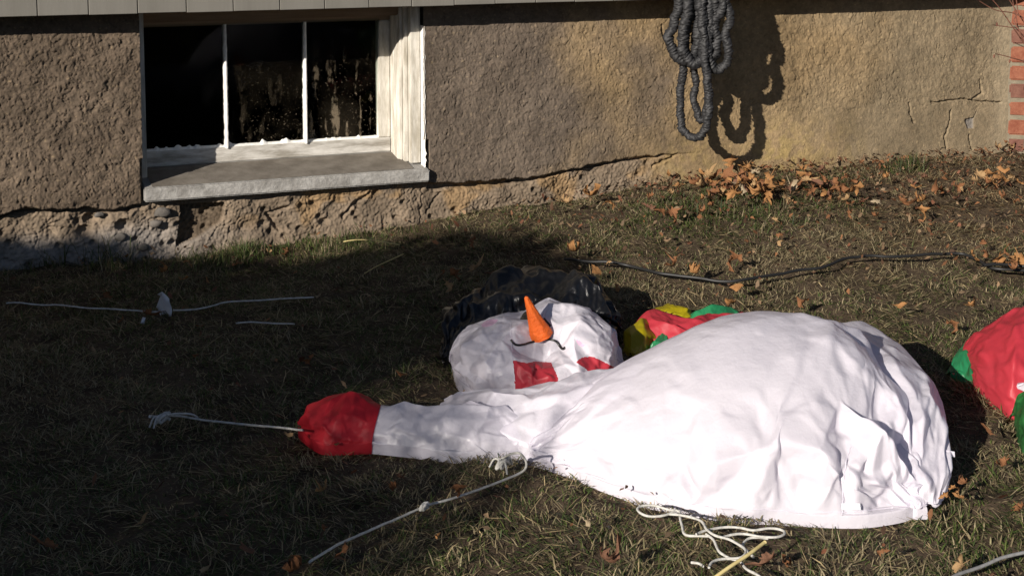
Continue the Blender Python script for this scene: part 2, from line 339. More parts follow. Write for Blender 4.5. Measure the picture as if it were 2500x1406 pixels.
bar_prism('sill_dirt', [(-.030, .2157), (-.030, .2172), (.134, .2442), (.134, .2427)], .600, 1.40, M['dirt'], win, 0)
box('casing', .560, .593, .012, .06, .236, .80, M['trim'], win, .002)
box('casing', 1.404, 1.4365, .004, .06, .226, .80, M['trim'], win, .002)
box('stop', 1.391, 1.4035, .028, .06, .228, .79, M['trim'], win, .002)
box('stop', 1.382, 1.3905, .044, .135, .232, .78, M['trim'], win, .002)
box('jamb', 1.379, 1.40, .062, .20, .226, .78, M['trim'], win, .001)
box('jamb', .55, .596, .062, .20, .226, .78, M['trim'], win, .001)
box('head_board', .55, 1.40, .06, .20, .688, .80, M['board'], win, .003)
box('bottom_rail', .5965, 1.3785, SY, SY+.035, .2445, .291, M['rail'], win, .003)
box('top_rail', .5965, 1.3785, SY, SY+.035, .668, .6875, M['board'], win, .003)
box('stile', 1.340, 1.3785, SY+.001, SY+.036, .2915, .6675, M['trim'], win, .003)
box('stile', .5965, .607, SY+.001, SY+.036, .2915, .6675, M['trim'], win, .003)
mx1 = at_y(553, 250, SY)[0]; mx2 = at_y(747, 250, SY)[0]
def muntin(x):
    n = 60; z = np.linspace(.288, .671, n); wv = .0058+.0016*noise(z*40, z*0+x*50)+.001*noise(z*150, z*0+x*9); 
    prof = [(-1, .004), (-.55, -.006), (.55, -.006), (1, .004), (1, .022), (-1, .022)]
    V = np.array([[(x+p*wv[i]*(1.0 if p < 0 else .9), SY+q, z[i]) for p, q in prof] for i in range(n)]).reshape(-1, 3)
    return link('muntin', mesh_np('muntin', V, grid_faces(n, 6, True), False), M['putty'], win)
muntin(mx1); muntin(mx2)
def putty_line(x0, x1):
    n = 90; x = np.linspace(x0, x1, n); hh = .004+.010*np.clip(noise(x*45, x*0+3.3, 2)+.25*noise(x*130, x*0, 5), 0, 1)
    V = np.stack([np.stack([x, x*0+SY+.004, x*0+.288], 1), np.stack([x, x*0+SY+.009, .291+hh], 1), np.stack([x, x*0+SY+.020, .292+hh*1.3], 1)], 1).reshape(-1, 3)
    link('putty', mesh_np('putty', V, grid_faces(n, 3)), M['putty'], win)
for a, b in ((.607, mx1-.006), (mx1+.006, mx2-.006), (mx2+.006, 1.340)): putty_line(a, b)
# glass with the dirt that lies on it
def glass(name, dirt, streak):
    m = bpy.data.materials.new(name); m.use_nodes = True; nt = m.node_tree; N = nt.nodes; Lk = nt.links; N.remove(N['Principled BSDF'])
    gl = N.new('ShaderNodeBsdfGlossy'); gl.inputs['Roughness'].default_value = .02; tp = N.new('ShaderNodeBsdfTransparent'); tp.inputs[0].default_value = (.85, .88, .86, 1)
    fr = N.new('ShaderNodeFresnel'); fr.inputs[0].default_value = 1.14; m1 = N.new('ShaderNodeMixShader'); Lk.new(fr.outputs[0], m1.inputs[0]); Lk.new(tp.outputs[0], m1.inputs[1]); Lk.new(gl.outputs[0], m1.inputs[2])
    df = N.new('ShaderNodeBsdfDiffuse'); df.inputs[0].default_value = (.34, .27, .19, 1)
    tc = N.new('ShaderNodeTexCoord'); sp = N.new('ShaderNodeSeparateXYZ'); Lk.new(tc.outputs['Generated'], sp.inputs[0])
    def noise_n(sc, an, lo, hi, det=4):
        mp = N.new('ShaderNodeMapping'); mp.inputs['Scale'].default_value = an; Lk.new(tc.outputs['Object'], mp.inputs[0]); nz = N.new('ShaderNodeTexNoise'); nz.inputs['Scale'].default_value = sc; nz.inputs['Detail'].default_value = det; Lk.new(mp.outputs[0], nz.inputs[0])
        r = N.new('ShaderNodeMapRange'); r.inputs[1].default_value = lo; r.inputs[2].default_value = hi; Lk.new(nz.outputs['Fac'], r.inputs[0]); return r.outputs[0]
    def math_n(op, a, b):
        k = N.new('ShaderNodeMath'); k.operation = op
        for i, v in enumerate((a, b)):
            if isinstance(v, (int, float)): k.inputs[i].default_value = v
            else: Lk.new(v, k.inputs[i])
        return k.outputs[0]
    specks = noise_n(150, (1, 1, 1), .66, .74, 2); st = noise_n(34, (1, 1, .16), .545, .60, 3); st2 = noise_n(60, (1, 1, .7), .42, .55, 2)
    low = N.new('ShaderNodeMapRange'); low.inputs[1].default_value = .85; low.inputs[2].default_value = .2; Lk.new(sp.outputs['Z'], low.inputs[0])
    s = math_n('MULTIPLY', specks, dirt); t_ = math_n('MULTIPLY', math_n('MULTIPLY', st, st2), streak); haze = math_n('MULTIPLY', noise_n(9, (1, 1, 1), .4, .8), dirt*.10)
    tot = math_n('MULTIPLY', math_n('ADD', math_n('ADD', s, t_), haze), low.outputs[0]); tot = math_n('MINIMUM', tot, .8)
    m2 = N.new('ShaderNodeMixShader'); Lk.new(tot, m2.inputs[0]); Lk.new(m1.outputs[0], m2.inputs[1]); Lk.new(df.outputs[0], m2.inputs[2]); Lk.new(m2.outputs[0], N['Material Output'].inputs['Surface']); return m
for (a, b), d, s in (((.600, mx1), .05, 0), ((mx1, mx2), .30, .04), ((mx2, 1.345), .42, .32)):
    pn = box('pane', a+.001, b-.001, SY+.0165, SY+.0195, .280, .675, glass('pane_glass', d, s), win, 0)
    for v in pn.data.vertices: v.co.y += .012-(v.co.z-.280)*.075
# basement room behind the glass
bm = bmesh.new(); bmesh.ops.create_cube(bm, size=1)
for v in bm.verts: v.co = Vector((1.0+v.co.x*2.2, 1.12+v.co.y*1.9, .25+v.co.z*1.6))
bm.faces.ensure_lookup_table(); front = [f for f in bm.faces if f.calc_center_median().y < .2]
bmesh.ops.delete(bm, geom=front, context='FACES'); me = bpy.data.meshes.new('basement_room'); bm.to_mesh(me); bm.free(); link('basement_room', me, M['dark'], house)
# the inner leaf round the opening, so that daylight enters only by the glass
for x0, x1, z0, z1 in ((-.15, .55, -.6, 1.1), (1.401, 2.15, -.6, 1.1), (.55, 1.401, -.6, .173), (.55, 1.401, .801, 1.1)):
    box('inner_leaf', x0, x1, .06, .185, z0, z1, M['stone'], house, 0)
# ragged caulk down the right casing
n = 160; z = np.linspace(.215, .66, n); wv = .003+.006*np.clip(noise(z*60, z*0, 4), 0, 1)*(z < .27)*2+.0035*np.clip(noise(z*40, z*0+2, 6), -.2, 1)
V = np.stack([np.stack([z*0+1.4368, z*0+.004, z], 1), np.stack([1.4375+wv*.3, -.012-wv*.3, z], 1), np.stack([1.4385+wv*.7, -.026-wv*.3, z], 1)], 1).reshape(-1, 3)
link('caulk', mesh_np('caulk', V, grid_faces(n, 3)), M['putty'], win)

# stones bedded in the exposed foundation
def pebble(px, py, r, parent, m='stone', flat=.6):
    bm = bmesh.new(); bmesh.ops.create_icosphere(bm, subdivisions=2, radius=1); q = at_y(px, py); s = random.random()*9
    for v in bm.verts:
        k = 1+.45*float(noise(np.array(v.co.x*1.7+s), np.array(v.co.z*1.7+v.co.y)))
        v.co = Vector((q[0]+v.co.x*r*k, -.016-.02*max(0, min(1, 1.1-q[0]))+.004+v.co.y*r*.35*k, q[2]+v.co.z*r*flat*k))
    me = bpy.data.meshes.new('stone'); bm.to_mesh(me); bm.free(); return link('stone', me, M[m], parent, True)
for a in ((378, 542, .020), (395, 515, .026), (2357, 292, .010), (1985, 300, .009), (1962, 330, .012), (2325, 280, .007), (2415, 330, .011), (2232, 298, .007), (2246, 299, .006), (240, 520, .014), (290, 575, .02), (345, 600, .018)): pebble(*a, house)

# shingle siding: each shingle its own piece
siding = empty('siding', (0, 0, 0)); siding.parent = house; siding.location = (0, -.08, .73)
x = -2.4; k = 0
while x < 6.2:
    wd = .1345
    for row in range(3):
        z0 = .730+row*.24; off = row*.06
        gap = .0016 if k % 2 else .0006
        dz = random.uniform(-.0015, .0015)
        bm = bmesh.new(); bmesh.ops.create_cube(bm, size=1)
        for v in bm.verts:
            tz = v.co.z+.5
            v.co = Vector((x+off+gap+(v.co.x+.5)*(wd-2*gap), -.131+tz*.010+(v.co.y)*.007-random.uniform(0, .0006), z0+dz+tz*.245))
        bmesh.ops.bevel(bm, geom=list(bm.edges), offset=.0012, segments=1, affect='EDGES')
        me = bpy.data.meshes.new('shingle'); bm.to_mesh(me); bm.free(); link('shingle', me, M['siding'], siding)
    x += wd; k += 1
box('sheathing', -2.6, 6.4, -.117, .055, .748, 1.5, M['board'], house, 0)

# brick corner pier at the right, turned a little to the left
pier = empty('brick_pier', (0, 0, 0)); pier.parent = house; pier.location = (2.7, 0, 0)
PA = at_y(2452, 330, -.02); BB = R(38); ex = np.array([math.cos(BB), -math.sin(BB), 0]); ny = np.array([-math.sin(BB), -math.cos(BB), 0])
def pier_box(name, s0, s1, z0, z1, d0, d1, m, jit=0, bev=.004):
    bm = bmesh.new(); bmesh.ops.create_cube(bm, size=1)
    for v in bm.verts:
        s = s0+(v.co.x+.5)*(s1-s0); d = d0+(v.co.y+.5)*(d1-d0); zz = z0+(v.co.z+.5)*(z1-z0); p = PA+ex*s+ny*d
        v.co = Vector((p[0]+random.uniform(-jit, jit), p[1]+random.uniform(-jit, jit), zz+random.uniform(-jit, jit)))
    bmesh.ops.recalc_face_normals(bm, faces=bm.faces)
    bmesh.ops.bevel(bm, geom=list(bm.edges), offset=bev, segments=2, affect='EDGES'); me = bpy.data.meshes.new(name); bm.to_mesh(me); bm.free(); return link(name, me, m, pier)
pier_box('mortar', -.02, 1.0, -.1, 1.2, -.3, .0, M['mortar'], 0, .004)
for c in range(14):
    z0 = .052+c*.0675; s = .012 if c % 2 else .012; first = [.19, .06, .19, .10][c % 4]; j = 0
    while s < .95:
        L = first if j == 0 else (.19 if c % 2 else .19)
        pier_box('brick', s, min(s+L, .98), z0, z0+.055, -.05, .0055+random.uniform(-.002, .003), random.choice([M['brick'], M['brick'], M['brick'], M['brick2']]) if j or c not in (0, 4) else M['brick2'], .0025, .005)
        s += L+.013; j += 1

# =================================================================== HOSE
hose = tag(empty('garden_hose', (2.45, -.15, .25)), 'black ruffled expandable garden hose coiled and hung in loops on the wall', 'hose')
def hz(pts): return [(1600+a/3.349, b/3.349) for a, b in pts]
loops = [
    (hz([(300, -900), (250, -500), (215, -200), (185, 30), (150, 200), (118, 310), (150, 430), (225, 500), (300, 470), (345, 330), (352, 120), (372, -200), (380, -600), (330, -900)]), .195, .0155),
    (hz([(320, -900), (290, -400), (275, 0), (250, 150), (215, 330), (265, 490), (340, 520), (400, 440), (392, 250), (378, 50), (390, -400), (340, -900)]), .215, .0165),
    (hz([(350, -900), (330, -400), (300, 0), (262, 300), (235, 560), (210, 720), (200, 900), (220, 1040), (275, 1115), (345, 1120), (405, 1050), (432, 940), (437, 800), (420, 620), (398, 420), (385, 200), (378, 0), (380, -500), (370, -900)]), .208, .0130),
    (hz([(400, -900), (370, -300), (330, 200), (322, 560), (320, 760), (330, 900), (365, 985), (405, 960), (420, 860), (425, 650), (440, 400), (455, 150), (465, -100), (440, -600), (400, -900)]), .180, .0120),
    (hz([(420, -900), (440, -400), (450, 0), (435, 150), (420, 300), (440, 470), (490, 440), (500, 330), (480, 180), (490, 0), (480, -500), (430, -900)]), .225, .0160),
    (hz([(450, -900), (520, -400), (565, 0), (605, 140), (588, 300), (592, 420), (565, 530), (505, 580), (455, 520), (440, 380), (470, 200), (530, 80), (545, -100), (500, -500), (440, -900)]), .240, .0140)]
for li, (pp, dist, rad) in enumerate(loops):
    sl = (.0004, .0004, .0013, .0009, .0003, .0005)[li]; mxp = np.mean([q[0] for q in pp]); path0 = np.array([at_y(a, b, -max(dist+sl*(a-mxp), .06)) for a, b in pp])
    L = np.linalg.norm(np.diff(path0, axis=0), axis=1).sum(); n = int(L/.0022); path = spline(path0, n); s = np.arange(n)*.0022
    path[:, 0] += .0075*noise(s/.05, s*0+li*7.3); path[:, 1] += .007*noise(s/.08, s*0+li*3.1+50); path[:, 2] += .005*noise(s/.04, s*0+li*5)
    def rf(i, th, li=li, s=s):
        ss = s[i]; e = np.sin(2*np.pi*(ss/.0105+.25*np.sin(th*2+li)+.5*noise(ss/.03+0*th, np.cos(th)*1.2+li*9)))
        return 1+.06*e+.27*noise(ss/.0048+0*th, np.cos(th)*1.6+li*4+2*np.sin(th))+.26*noise(ss/.020+0*th, np.sin(th)*1.3+li)
    tube('coil', path, rad, M['hose'], hose, 16, rf)
hk = at_y(1600+370/3.349, -900/3.349, -.2)
box('hook', hk[0]-.09, hk[0]+.09, -.31, -.131, hk[2]-.025, hk[2]-.005, M['metal'], house, .004)

# =================================================================== SNOWMAN (a deflated nylon inflatable)
def bag(top, bot, alpha, nu, nv, bulge=.45, back=.8, vf=.72, lift=0.0, cut0=0.0):
    """closed over the top, open underneath: front edge lies on the ground along bot, the top edge stands where the
    slope alpha carries it, the back falls to the ground again"""
    tp = spline(top, nu); bp = spline(bot, nu); P = np.zeros((nu, nv, 3)); nf = int(nv*vf)
    for i in range(nu):
        B = gnd(*bp[i], lift); r = ray(*tp[i]); d0 = (B-CAM)@FH; ta = math.tan(R(alpha))
        t = (B[2]-CAM[2]-ta*d0)/(r[2]-ta*(r@FH)); T = CAM+r*t
        ln = max(np.linalg.norm(T-B), 1e-4); rr = r/np.linalg.norm(r); up = np.array([0, 0, 1.0])
        P1 = B+(up*.62+(-FH)*.10)*ln*bulge; P2 = T-rr*ln*bulge
        s = np.linspace(0, 1, nf)[:, None]
        P[i, :nf] = (1-s)**3*B+3*(1-s)**2*s*P1+3*(1-s)*s**2*P2+s**3*T
        hT = max(T[2]-float(ground_z(T[0], T[1])), .005); G = T+FH*(back*hT+.02); G[2] = float(ground_z(G[0], G[1]))-.01
        Q1 = T+rr*hT*.5; Q2 = G+up*hT*.5; s = np.linspace(0, 1, nv-nf+1)[1:, None]
        P[i, nf:] = (1-s)**3*T+3*(1-s)**2*s*Q1+3*(1-s)*s**2*Q2+s**3*G
    P[:, 1:nf, 2] = np.maximum(P[:, 1:nf, 2], ground_z(P[:, 1:nf, 0], P[:, 1:nf, 1])+.008)
    P[:, 0, 2] -= .016
    return P
def normals(P):
    a = np.gradient(P, axis=0); b = np.gradient(P, axis=1); n = np.cross(a, b); n /= np.linalg.norm(n, axis=2)[..., None]+1e-9
    c = P.mean((0, 1)); c[2] -= .1
    if ((P-c)*n).sum() < 0: n = -n
    return n
def arc(P0):
    nu, nv = P0.shape[:2]
    U = np.cumsum(np.r_[0, np.linalg.norm(np.diff(P0.mean(1), axis=0), axis=1)])[:, None]+0*P0[..., 0]
    return U, np.cumsum(np.c_[np.zeros(nu), np.linalg.norm(np.diff(P0, axis=1), axis=2)], axis=1)
def up2(D, nu, nv):
    def ax(A, n):
        m = A.shape[0]; t = np.linspace(0, m-1, n); i = np.clip(t.astype(int), 0, m-2); f = (t-i)[:, None, None]; f = f*f*(3-2*f)*.5+f*.5
        return A[i]*(1-f)+A[i+1]*f
    return np.swapaxes(ax(np.swapaxes(ax(D, nu), 0, 1), nv), 0, 1)
def relax(P0, grow, iters=120, keep=.012, bend=.25, amp=.004, nscale=.05, seed=0, coarse=3, crum=.006, cmask=1.0, fsp=.085):
    """slack cloth: on a coarse net the rest lengths are longer than the taut shape, so it buckles into folds;
    the fine sheet then takes sharp creases"""
    nu, nv = P0.shape[:2]; ci = np.round(np.linspace(0, nu-1, nu//coarse)).astype(int); cj = np.round(np.linspace(0, nv-1, nv//coarse)).astype(int)
    Q0 = P0[np.ix_(ci, cj)]; g0 = (grow if np.ndim(grow) else np.full((nu, nv), grow))[np.ix_(ci, cj)]
    Q = slack(Q0, g0, iters, keep, bend, amp, nscale, seed); P = P0+up2(Q-Q0, nu, nv)
    N = normals(P); du = np.linalg.norm(np.diff(P, axis=0), axis=2).mean()*1.15; dv = np.linalg.norm(np.diff(P, axis=1), axis=2).mean()*1.15
    I, J = np.meshgrid(np.arange(nu)*du, np.arange(nv)*dv, indexing='ij'); ed = sstep(0, .08, np.arange(nv)/nv)*sstep(1, .92, np.arange(nv)/nv)
    cmk = np.broadcast_to(np.asarray(cmask, float), (nu, nv))
    def node(x, y, h):                                     # a point of the net, lifted off the taut sheet
        i = np.clip(np.round(x/du).astype(int), 0, nu-1); j = np.clip(np.round(y/dv).astype(int), 0, nv-1)
        return P[i, j]+N[i, j]*(h*crum*(cmk*ed[None])[i, j])[..., None]
    Pf = facets(I, J, fsp, seed*10, node); wgt = np.clip(cmk*1.3, 0, 1)*sstep(0, .03, np.arange(nv)/nv)[None]
    P = P*(1-wgt[..., None])+Pf*wgt[..., None]; N = normals(P)
    wx = I+.012*fbm(I*9, J*9, 2, seed+1); wy = J+.012*fbm(I*9+7, J*9, 2, seed+2); c = 0
    for k, (sc, a_) in enumerate(((fsp*.48, .46), (fsp*.24, .24))):
        th = .5+seed*1.3+k*1.1; c = c+a_*facets(wx*math.cos(th)+wy*math.sin(th), (-wx*math.sin(th)+wy*math.cos(th))*.6, sc, seed*10+k+1)
    P = P+N*(crum*c*cmk*ed[None])[..., None]
    P[1:-1, 1:-1] = P[1:-1, 1:-1]*.5+.125*(P[:-2, 1:-1]+P[2:, 1:-1]+P[1:-1, :-2]+P[1:-1, 2:])
    P[..., 2] = np.maximum(P[..., 2], np.minimum(ground_z(P[..., 0], P[..., 1])+.007, P0[..., 2]))
    return P
def facets(x, y, sp, seed, node=None):
    """piecewise-flat field: random heights on a scattered net of points, straight creases between them"""
    rs = np.random.RandomState(seed); x0, y0 = x.min()-sp, y.min()-sp; nx = int((x.max()-x0)/sp)+3; ny = int((y.max()-y0)/sp)+3
    gi, gj = np.meshgrid(np.arange(nx), np.arange(ny), indexing='ij'); px = x0+(gi+rs.uniform(-.46, .46, gi.shape))*sp; py = y0+(gj+rs.uniform(-.46, .46, gi.shape))*sp; h = rs.choice([-1, -.5, .3, 1], gi.shape)*rs.uniform(.4, 1, gi.shape)
    if node is not None: h = node(px, py, h)
    out = np.zeros(x.shape+h.shape[2:])
    for i in range(nx-1):
        for j in range(ny-1):
            q = [(i, j), (i+1, j), (i+1, j+1), (i, j+1)]
            xs_ = [px[a] for a in q]; ys_ = [py[a] for a in q]
            m = (x >= min(xs_)) & (x <= max(xs_)) & (y >= min(ys_)) & (y <= max(ys_))
            if not m.any(): continue
            X_, Y_ = x[m], y[m]; o = out[m]
            for t in (((0, 1, 2), (0, 2, 3)) if rs.rand() < .5 else ((0, 1, 3), (1, 2, 3))):
                (ax, bx, cx), (ay, by, cy) = [xs_[k] for k in t], [ys_[k] for k in t]; d = (by-cy)*(ax-cx)+(cx-bx)*(ay-cy)
                if abs(d) < 1e-12: continue
                l1 = ((by-cy)*(X_-cx)+(cx-bx)*(Y_-cy))/d; l2 = ((cy-ay)*(X_-cx)+(ax-cx)*(Y_-cy))/d; l3 = 1-l1-l2
                k_ = (l1 > -1e-6) & (l2 > -1e-6) & (l3 > -1e-6); e = (lambda v: v[:, None]) if node is not None else (lambda v: v); o[k_] = (e(l1)*h[q[t[0]]]+e(l2)*h[q[t[1]]]+e(l3)*h[q[t[2]]])[k_]
            out[m] = o
    return out
def slack(P0, g0, iters, keep, bend, amp, nscale, seed):
    nu, nv = P0.shape[:2]; N = normals(P0); U, Vv = arc(P0)
    w = fbm(U/nscale+seed*3.7, Vv/nscale, 3, seed); ed = sstep(0, .06, np.arange(nv)/nv)*sstep(1, .94, np.arange(nv)/nv)
    P = P0+N*(amp*w*ed[None, :])[..., None]; g = 1+g0; gz_ = ground_z(P0[..., 0], P0[..., 1])-.01
    cons = []
    def add(sa, sb, k):
        L = np.linalg.norm(P0[sa]-P0[sb], axis=-1)*.5*(g[sa]+g[sb])+1e-7; cons.append((sa, sb, L, k))
    A = slice(None)
    for p in (0, 1):
        add((slice(p, nu-1, 2), A), (slice(p+1, nu, 2), A), 1.0); add((A, slice(p, nv-1, 2)), (A, slice(p+1, nv, 2)), 1.0)
        add((slice(p, nu-1, 2), slice(0, nv-1)), (slice(p+1, nu, 2), slice(1, nv)), .35); add((slice(p, nu-1, 2), slice(1, nv)), (slice(p+1, nu, 2), slice(0, nv-1)), .35)
    for o in range(4):
        add((slice(o, nu-2, 4), A), (slice(o+2, nu, 4), A), bend); add((A, slice(o, nv-2, 4)), (A, slice(o+2, nv, 4)), bend)
    for it in range(iters):
        for sa, sb, L, k in cons:
            d = P[sb]-P[sa]; n = np.linalg.norm(d, axis=-1)+1e-9; c = (.5*k*(n-L)/n)[..., None]*d; P[sa] += c; P[sb] -= c
        P += keep*(P0-P)
        P[:, 0] = P0[:, 0]; P[:, -1] = P0[:, -1]; P[0] = .5*P[0]+.5*P0[0]; P[-1] = .5*P[-1]+.5*P0[-1]
        P[..., 2] = np.maximum(P[..., 2], np.minimum(gz_, P0[..., 2]))
    return P
def fold(P, pts, amp, wd, side=0.0):
    """raise (or sink) the cloth along a line; side > 0 makes one flank steep"""
    N = normals(P); x, y = px_of(P); x = np.asarray(x); y = np.asarray(y); d = seg_dist(x, y, pts); prof = np.clip(1-d/wd, 0, 1)**1.15
    return P+N*(amp*prof)[..., None]
def pillow(P, cx, cy, rx, ry, amp):
    N = normals(P); x, y = px_of(P); return P+N*(amp*np.exp(-((x-cx)/rx)**2-((y-cy)/ry)**2))[..., None]
def sheet(name, P, m, parent, sub=1, pick=None):
    nu, nv = P.shape[:2]; F = grid_faces(nu, nv)
    if pick is not None: F = F[pick]
    V = P.reshape(-1, 3); used, inv = np.unique(F, return_inverse=True); me = mesh_np(name, V[used], inv.reshape(F.shape))
    o = link(name, me, m, parent)
    if sub: s = o.modifiers.new('subdivision', 'SUBSURF'); s.levels = sub; s.render_levels = sub
    return o

snow = tag(empty('deflated_snowman', tuple(gnd(1700, 1150))), 'deflated white nylon snowman lying on the lawn with carrot nose and red mitten', 'inflatable')
body_top = [(1283, 1108), (1325, 1050), (1400, 972), (1480, 911), (1560, 864), (1640, 818), (1740, 776), (1850, 757), (1960, 763), (2070, 782), (2112, 800), (2150, 872), (2198, 975), (2232, 1080), (2248, 1170), (2252, 1236)]
body_bot = [(1286, 1112), (1400, 1150), (1500, 1190), (1600, 1225), (1750, 1250), (1900, 1260), (2080, 1268), (2180, 1258), (2252, 1240)]
P = bag(body_top, body_bot, 30, 210, 170, .42, .9)
for pts, a, wd in (([(1600, 1090), (1900, 1045), (1925, 1030)], .012, 80), ([(1925, 1030), (2010, 1005), (2125, 1002)], .020, 46), ([(1925, 1035), (1905, 1110), (1850, 1150), (1640, 1205)], -.016, 70),
                   ([(1945, 1050), (1965, 1100), (1925, 1170)], .014, 40), ([(2060, 1190), (2055, 1120), (2080, 1080), (2130, 1010)], .012, 36), ([(2000, 1110), (1940, 1190), (1820, 1225)], .013, 44),
                   ([(1985, 1190), (2030, 1130), (2090, 1070)], -.013, 50), ([(1820, 1215), (1840, 1250)], .008, 40), ([(2120, 800), (2118, 890)], -.014, 20), ([(2065, 840), (2130, 920), (2190, 985), (2225, 1070), (2240, 1180)], .016, 18),
                   ([(2120, 1080), (2200, 1150)], .008, 60), ([(1560, 1110), (1720, 1075)], -.008, 60), ([(1480, 1150), (1560, 1090), (1700, 1000)], .006, 80), ([(1300, 1110), (1420, 1040), (1600, 1000)], .006, 50)):
    P = fold(P, pts, a, wd)
x, y = px_of(P)
gr = .001+.010*sstep(1500, 1900, x)*sstep(930, 1080, y)+.006*sstep(1950, 2100, x)+.003*sstep(1500, 1350, x)
cm = .22+.95*sstep(1550, 1850, x)*sstep(930, 1060, y)+.30*sstep(1900, 2060, x)+.35*sstep(1560, 1400, x)+.45*sstep(1080, 1180, y)
P = relax(P, gr*0, 0, .012, .22, 0, .075, 2, 3, .027, np.clip(cm, 0, 1.1), .11); BODYP = P
sheet('body', P, M['white'], snow)
P = bag([(2040, 790), (2120, 786), (2200, 828), (2252, 886), (2292, 955), (2319, 1060), (2321, 1130), (2313, 1195), (2292, 1228), (2268, 1243)], [(2040, 1100), (2100, 1190), (2180, 1235), (2225, 1246), (2266, 1246)], 29, 120, 110, .42, .55)
for pts, a, wd in (([(2200, 900), (2240, 960), (2262, 1050)], .014, 30), ([(2280, 1000), (2300, 1130)], -.012, 26), ([(2262, 1130), (2290, 1180)], -.02, 26)): P = fold(P, pts, a, wd)
P = relax(P, .015, 110, .012, .22, .006, .05, 5, 3, .009, 1.0, .08); sheet('base_panel', P, M['white'], snow)
P = bag([(1075, 985), (1120, 962), (1160, 938), (1262, 942), (1360, 918), (1440, 909), (1510, 900), (1600, 868)], [(1080, 1000), (1170, 1085), (1260, 1108), (1400, 1125), (1600, 1130)], 27, 130, 90, .42, .5)
P = fold(P, [(1230, 1000), (1262, 1100)], -.012, 26); P = fold(P, [(1300, 1080), (1400, 1000), (1500, 940)], .014, 40)
P = relax(P, .004, 60, .012, .22, .003, .06, 8, 3, .008, 1.0, .07); sheet('shoulder', P, M['white'], snow)
P = bag([(922, 988), (1000, 982), (1100, 975), (1190, 980), (1270, 1000)], [(905, 1088), (1000, 1098), (1100, 1110), (1190, 1113), (1276, 1108)], 36, 110, 80, .44, .7)
P = fold(P, [(905, 1076), (1000, 1076), (1080, 1090)], -.008, 12); P = relax(P, .006, 90, .02, .25, .003, .06, 11, 3, .005, sstep(0, .14, np.linspace(0, 1, 110))[:, None], .06); sheet('arm', P, M['white'], snow)
P = bag([(726, 1036), (735, 997), (770, 977), (805, 968), (845, 957), (866, 953), (895, 966), (930, 988)], [(727, 1046), (740, 1062), (785, 1090), (850, 1091), (908, 1089)], 38, 90, 80, .46, .75)
P = fold(P, [(783, 1020), (786, 1075)], -.007, 12); P = relax(P, .006, 90, .02, .25, .003, .05, 13, 3, .005, sstep(1, .82, np.linspace(0, 1, 90))[:, None], .05); sheet('mitten', P, M['redmit'], snow)

# head: white bag with the face sewn and printed on it
h_top = [(1101, 888), (1108, 838), (1150, 795), (1204, 768), (1268, 744), (1306, 731), (1352, 728), (1408, 740), (1460, 768), (1490, 799), (1511, 858), (1522, 893)]
h_bot = [(1103, 896), (1122, 938), (1180, 968), (1300, 978), (1420, 966), (1500, 935), (1523, 900)]
P = bag(h_top, h_bot, 31, 200, 170, .42, .6)
P = pillow(P, 1322, 820, 72, 58, -.068); P = pillow(P, 1195, 850, 60, 60, .014); P = pillow(P, 1450, 800, 40, 50, .012)
for pts, a, wd in (([(1246, 772), (1249, 840), (1251, 880), (1256, 930)], .016, 20), ([(1112, 895), (1170, 880)], .006, 9), ([(1116, 860), (1175, 862)], .006, 9), ([(1112, 920), (1170, 905)], -.006, 9), ([(1135, 820), (1185, 840)], .006, 9), ([(1150, 920), (1200, 890)], .007, 10), ([(1488, 800), (1430, 812)], .008, 10), ([(1455, 770), (1418, 800)], .008, 10), ([(1505, 850), (1440, 845)], .007, 10), ([(1200, 780), (1225, 830)], -.006, 12), ([(1402, 790), (1402, 830), (1396, 855), (1370, 885)], .010, 24), ([(1352, 840), (1352, 880)], .008, 12), ([(1405, 862), (1440, 868), (1500, 900)], .012, 18), ([(1275, 850), (1345, 835)], .005, 16)): P = fold(P, pts, a, wd)
P = relax(P, .004, 80, .014, .22, .003, .05, 17, 3, .008, 1.0, .055); HEADP = P
x, y = px_of(P); Fh = grid_faces(*P.shape[:2]); fx = np.asarray(x).ravel()[Fh].mean(1); fy = np.asarray(y).ravel()[Fh].mean(1)
vis = np.repeat(np.arange(P.shape[1]-1)[None], P.shape[0]-1, 0).ravel() < int(P.shape[1]*.72)
def z4(pts): return [(1050+a/3.905, 640+b/3.905) for a, b in pts]
rest = np.ones(len(Fh), bool)
for nm, mm, poly in (('scarf', 'red', [(790, 935), (930, 962), (990, 945), (1155, 955), (1215, 1090), (1230, 1250), (815, 1250)]), ('scarf', 'red', [(1392, 955), (1440, 912), (1500, 900), (1560, 905), (1680, 960), (1790, 1020), (1690, 1090), (1530, 1060), (1480, 1010)]),
                     ('eye', 'black', [(855, 545), (875, 505), (905, 470), (960, 470), (975, 550), (940, 552)]), ('eye', 'black', [(1075, 530), (1110, 540), (1130, 575), (1158, 600), (1140, 622), (1105, 610), (1080, 580)]),
                     ('cheek', 'pink', [(485, 595), (530, 560), (600, 540), (645, 545), (640, 570), (580, 605), (520, 620), (490, 615)]), ('cheek', 'pink', [(1395, 735), (1430, 750), (1470, 790), (1455, 810), (1420, 790), (1395, 765)])):
    pk = in_poly(fx, fy, z4(poly)) & vis & rest; rest &= ~pk; sheet(nm, P, M[mm], snow, 1, pk)
sheet('head', P, M['white'], snow, 1, rest)
def on_sheet(P, px, py):
    x, y = px_of(P); k = int(P.shape[1]*.74); d = (x[:, :k]-px)**2+(y[:, :k]-py)**2; i = np.unravel_index(np.argmin(d), d.shape); return P[i]
mp = spline(z4([(768, 738), (800, 778), (860, 790), (960, 765), (1060, 735), (1180, 745), (1230, 790), (1262, 832), (1285, 812)]), 60); mouth = np.array([on_sheet(P, *q) for q in mp])
for _ in range(3): mouth[1:-1] = (mouth[:-2]+mouth[1:-1]*2+mouth[2:])/4
